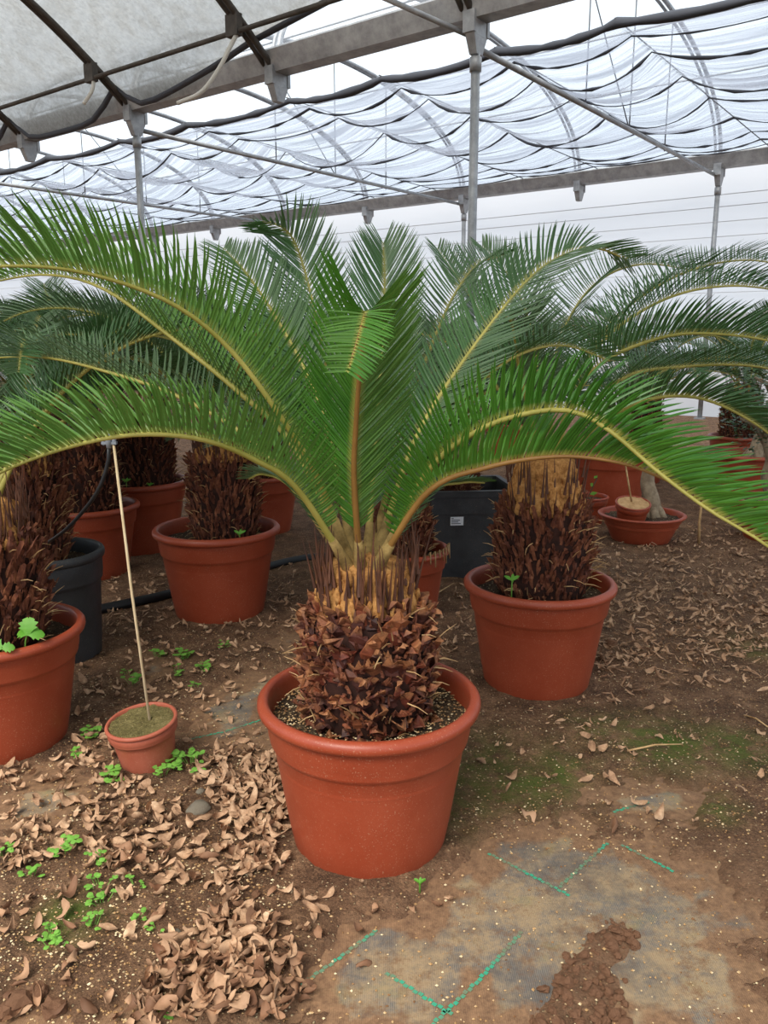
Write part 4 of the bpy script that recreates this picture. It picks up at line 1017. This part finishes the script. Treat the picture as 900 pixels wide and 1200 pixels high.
# ------------------------------------------------------------------ stones, clods, grit
def lump_mesh(rng, name, mat, squash=.65):
    b = MB(); n1, n2 = 8, 5; b.v.append((0, 0, -squash))
    for j in range(1, n2):
        t = math.pi*j/n2-math.pi/2
        for k in range(n1):
            a = 2*math.pi*k/n1; r = 1+rng.uniform(-.22, .22); b.v.append((math.cos(t)*math.cos(a)*r, math.cos(t)*math.sin(a)*r*.85, math.sin(t)*squash*r))
    b.v.append((0, 0, squash)); top = len(b.v)-1
    b.f = [(0, 1+(k+1) % n1, 1+k) for k in range(n1)]+[(1+j*n1+k, 1+j*n1+(k+1) % n1, 1+(j+1)*n1+(k+1) % n1, 1+(j+1)*n1+k) for j in range(n2-2) for k in range(n1)]+[(top, 1+(n2-2)*n1+k, 1+(n2-2)*n1+(k+1) % n1) for k in range(n1)]
    me = b.mesh(name); me.materials.append(M[mat]); return me
SR = random.Random(17)
CL = [lump_mesh(SR, 'soil_clod', 'clod', SR.uniform(.45, .75)) for _ in range(8)]
for me in CL:
    for v in me.vertices: v.co.x *= SR.uniform(.75, 1.35); v.co.y *= SR.uniform(.75, 1.25); v.co.z *= SR.uniform(.8, 1.2)
    me.polygons.foreach_set('use_smooth', [False]*len(me.polygons))
STN = [lump_mesh(SR, 'stone', 'stone', .5) for _ in range(3)]
hp_px = [(630,1205),(650,1150),(690,1105),(730,1080),(742,1095),(715,1150),(712,1205)]
for x, y, s in scatter([(615,1205),(640,1150),(680,1100),(720,1072),(752,1090),(735,1150),(735,1205)], 150, SR, 0, 1):
    s = .0035 + .014*s**2.5
    o = link('soil_clod', CL[SR.randrange(8)], None, None, (x, y, gz(x, y)+s*.25), (SR.uniform(-.4,.4), SR.uniform(-.4,.4), SR.uniform(0,6.3)), s)
    tag(o, 'crumbly brown soil clod in the heap on the weed fabric', 'soil clod', 'clods heaped on the weed fabric')
for (px, py, s) in ((20,1180,.030),(62,1185,.026),(45,1170,.02),(5,1190,.024),(300,1058,.012),(715,760,.03),(78,1160,.014)):
    g = G(px, py); o = link('soil_clod', CL[SR.randrange(8)], None, None, (g[0], g[1], gz(g[0], g[1])+s*.3), (0, 0, SR.uniform(0,6.3)), s)
    tag(o, *(('lone brown soil clod beside the pot with the tan necked cycad', 'soil clod') if px == 715 else ('rounded brown soil clod lying near the green weeds', 'soil clod', 'clods near the weeds')))
for (px, py, s, lab) in ((233,955,.036,'flat grey stone half buried among the dry leaves'),(235,933,.014,'small round grey stone above the flat stone'),(205,1098,.014,'small grey pebble between the leaf piles')):
    g = G(px, py); o = link('stone', STN[SR.randrange(3)], None, None, (g[0], g[1], gz(g[0], g[1])+s*.15), (0, 0, SR.uniform(0,6.3)), s); tag(o, lab, 'stone')
gr = MB()
def octa(p, r, rng):
    q = [p+np.array(d)*r*rng.uniform(.6, 1.3) for d in ((1,0,0),(0,1,0),(-1,0,0),(0,-1,0),(0,0,.8),(0,0,-.6))]
    gr.add(q, [(0,1,4),(1,2,4),(2,3,4),(3,0,4),(1,0,5),(2,1,5),(3,2,5),(0,3,5)])
GRR = random.Random(23)
pts = []
for reg, n in (([(0,740),(350,740),(340,1200),(0,1200)], 4200), ([(330,1040),(900,820),(1120,900),(1120,1250),(330,1250)], 1300), ([(530,830),(900,700),(1120,700),(1120,1000),(540,1000)], 2100), ([(700,640),(900,620),(900,800),(700,800)], 700)):
    pts += scatter(reg, n, GRR, .0012, .0045)
PX = np.array([q[0] for q in pts]); PY = np.array([q[1] for q in pts]); ZZ = np.maximum(soil_height(PX, PY)[0], 0)
for (x, y, s), z in zip(pts, ZZ): octa(np.array([x, y, z+s*.4]), s, GRR)
o = gr.build('soil_grit', M['grit'], None, False); tag(o, 'fine pale grit and crumbs scattered on the soil', 'grit', None, 'stuff')
gr = MB()   # perlite and grit on the soil of the large pot
for _ in range(1500):
    a = GRR.uniform(0, 6.28); r = HR*.87*math.sqrt(GRR.uniform(.3, 1)); octa(np.array([r*math.cos(a), r*math.sin(a), .85*HH+.004+.006*GRR.random()]), GRR.uniform(.0015, .0045), GRR)
o = gr.build('grit', M['grit'], hero_pot, False); o['kind'] = 'stuff'
# dry yellow strands over the rim of the pot by the tub, straw twigs
b = MB()
for k in range(9):
    a = -1.1+k*.13; R_ = .24; p = np.array([.0+R_*math.cos(a)*.93, R_*math.sin(a)*.93, .367]); 
    b.tube([p, p*1.06+np.array([0,0,-.004]), p*1.08+np.array([0,0,-.05-.02*(k % 3)])], [.004,.005,.003], 5)
o = b.build('dry_strands', M['straw'], p11, True); o['label'] = 'dry yellow strands over the rim'
for i, (a, c, lab) in enumerate((((498,708,.02,),(532,683,.02),'long straw coloured twig lying by the black tub'),((735,880,.015),(800,872,.015),'thin straw twig on the mossy soil'),((872,838,.015),(900,852,.015),'thin straw twig near the moss edge'))):
    A_, B_ = G(a[0], a[1], .02), G(c[0], c[1], .03); b = MB(); b.tube([A_, (A_+B_)/2+np.array([0,0,.01]), B_], [.004,.0035,.002], 5); tag(b.build('straw_twig', M['straw']), lab, 'twig')
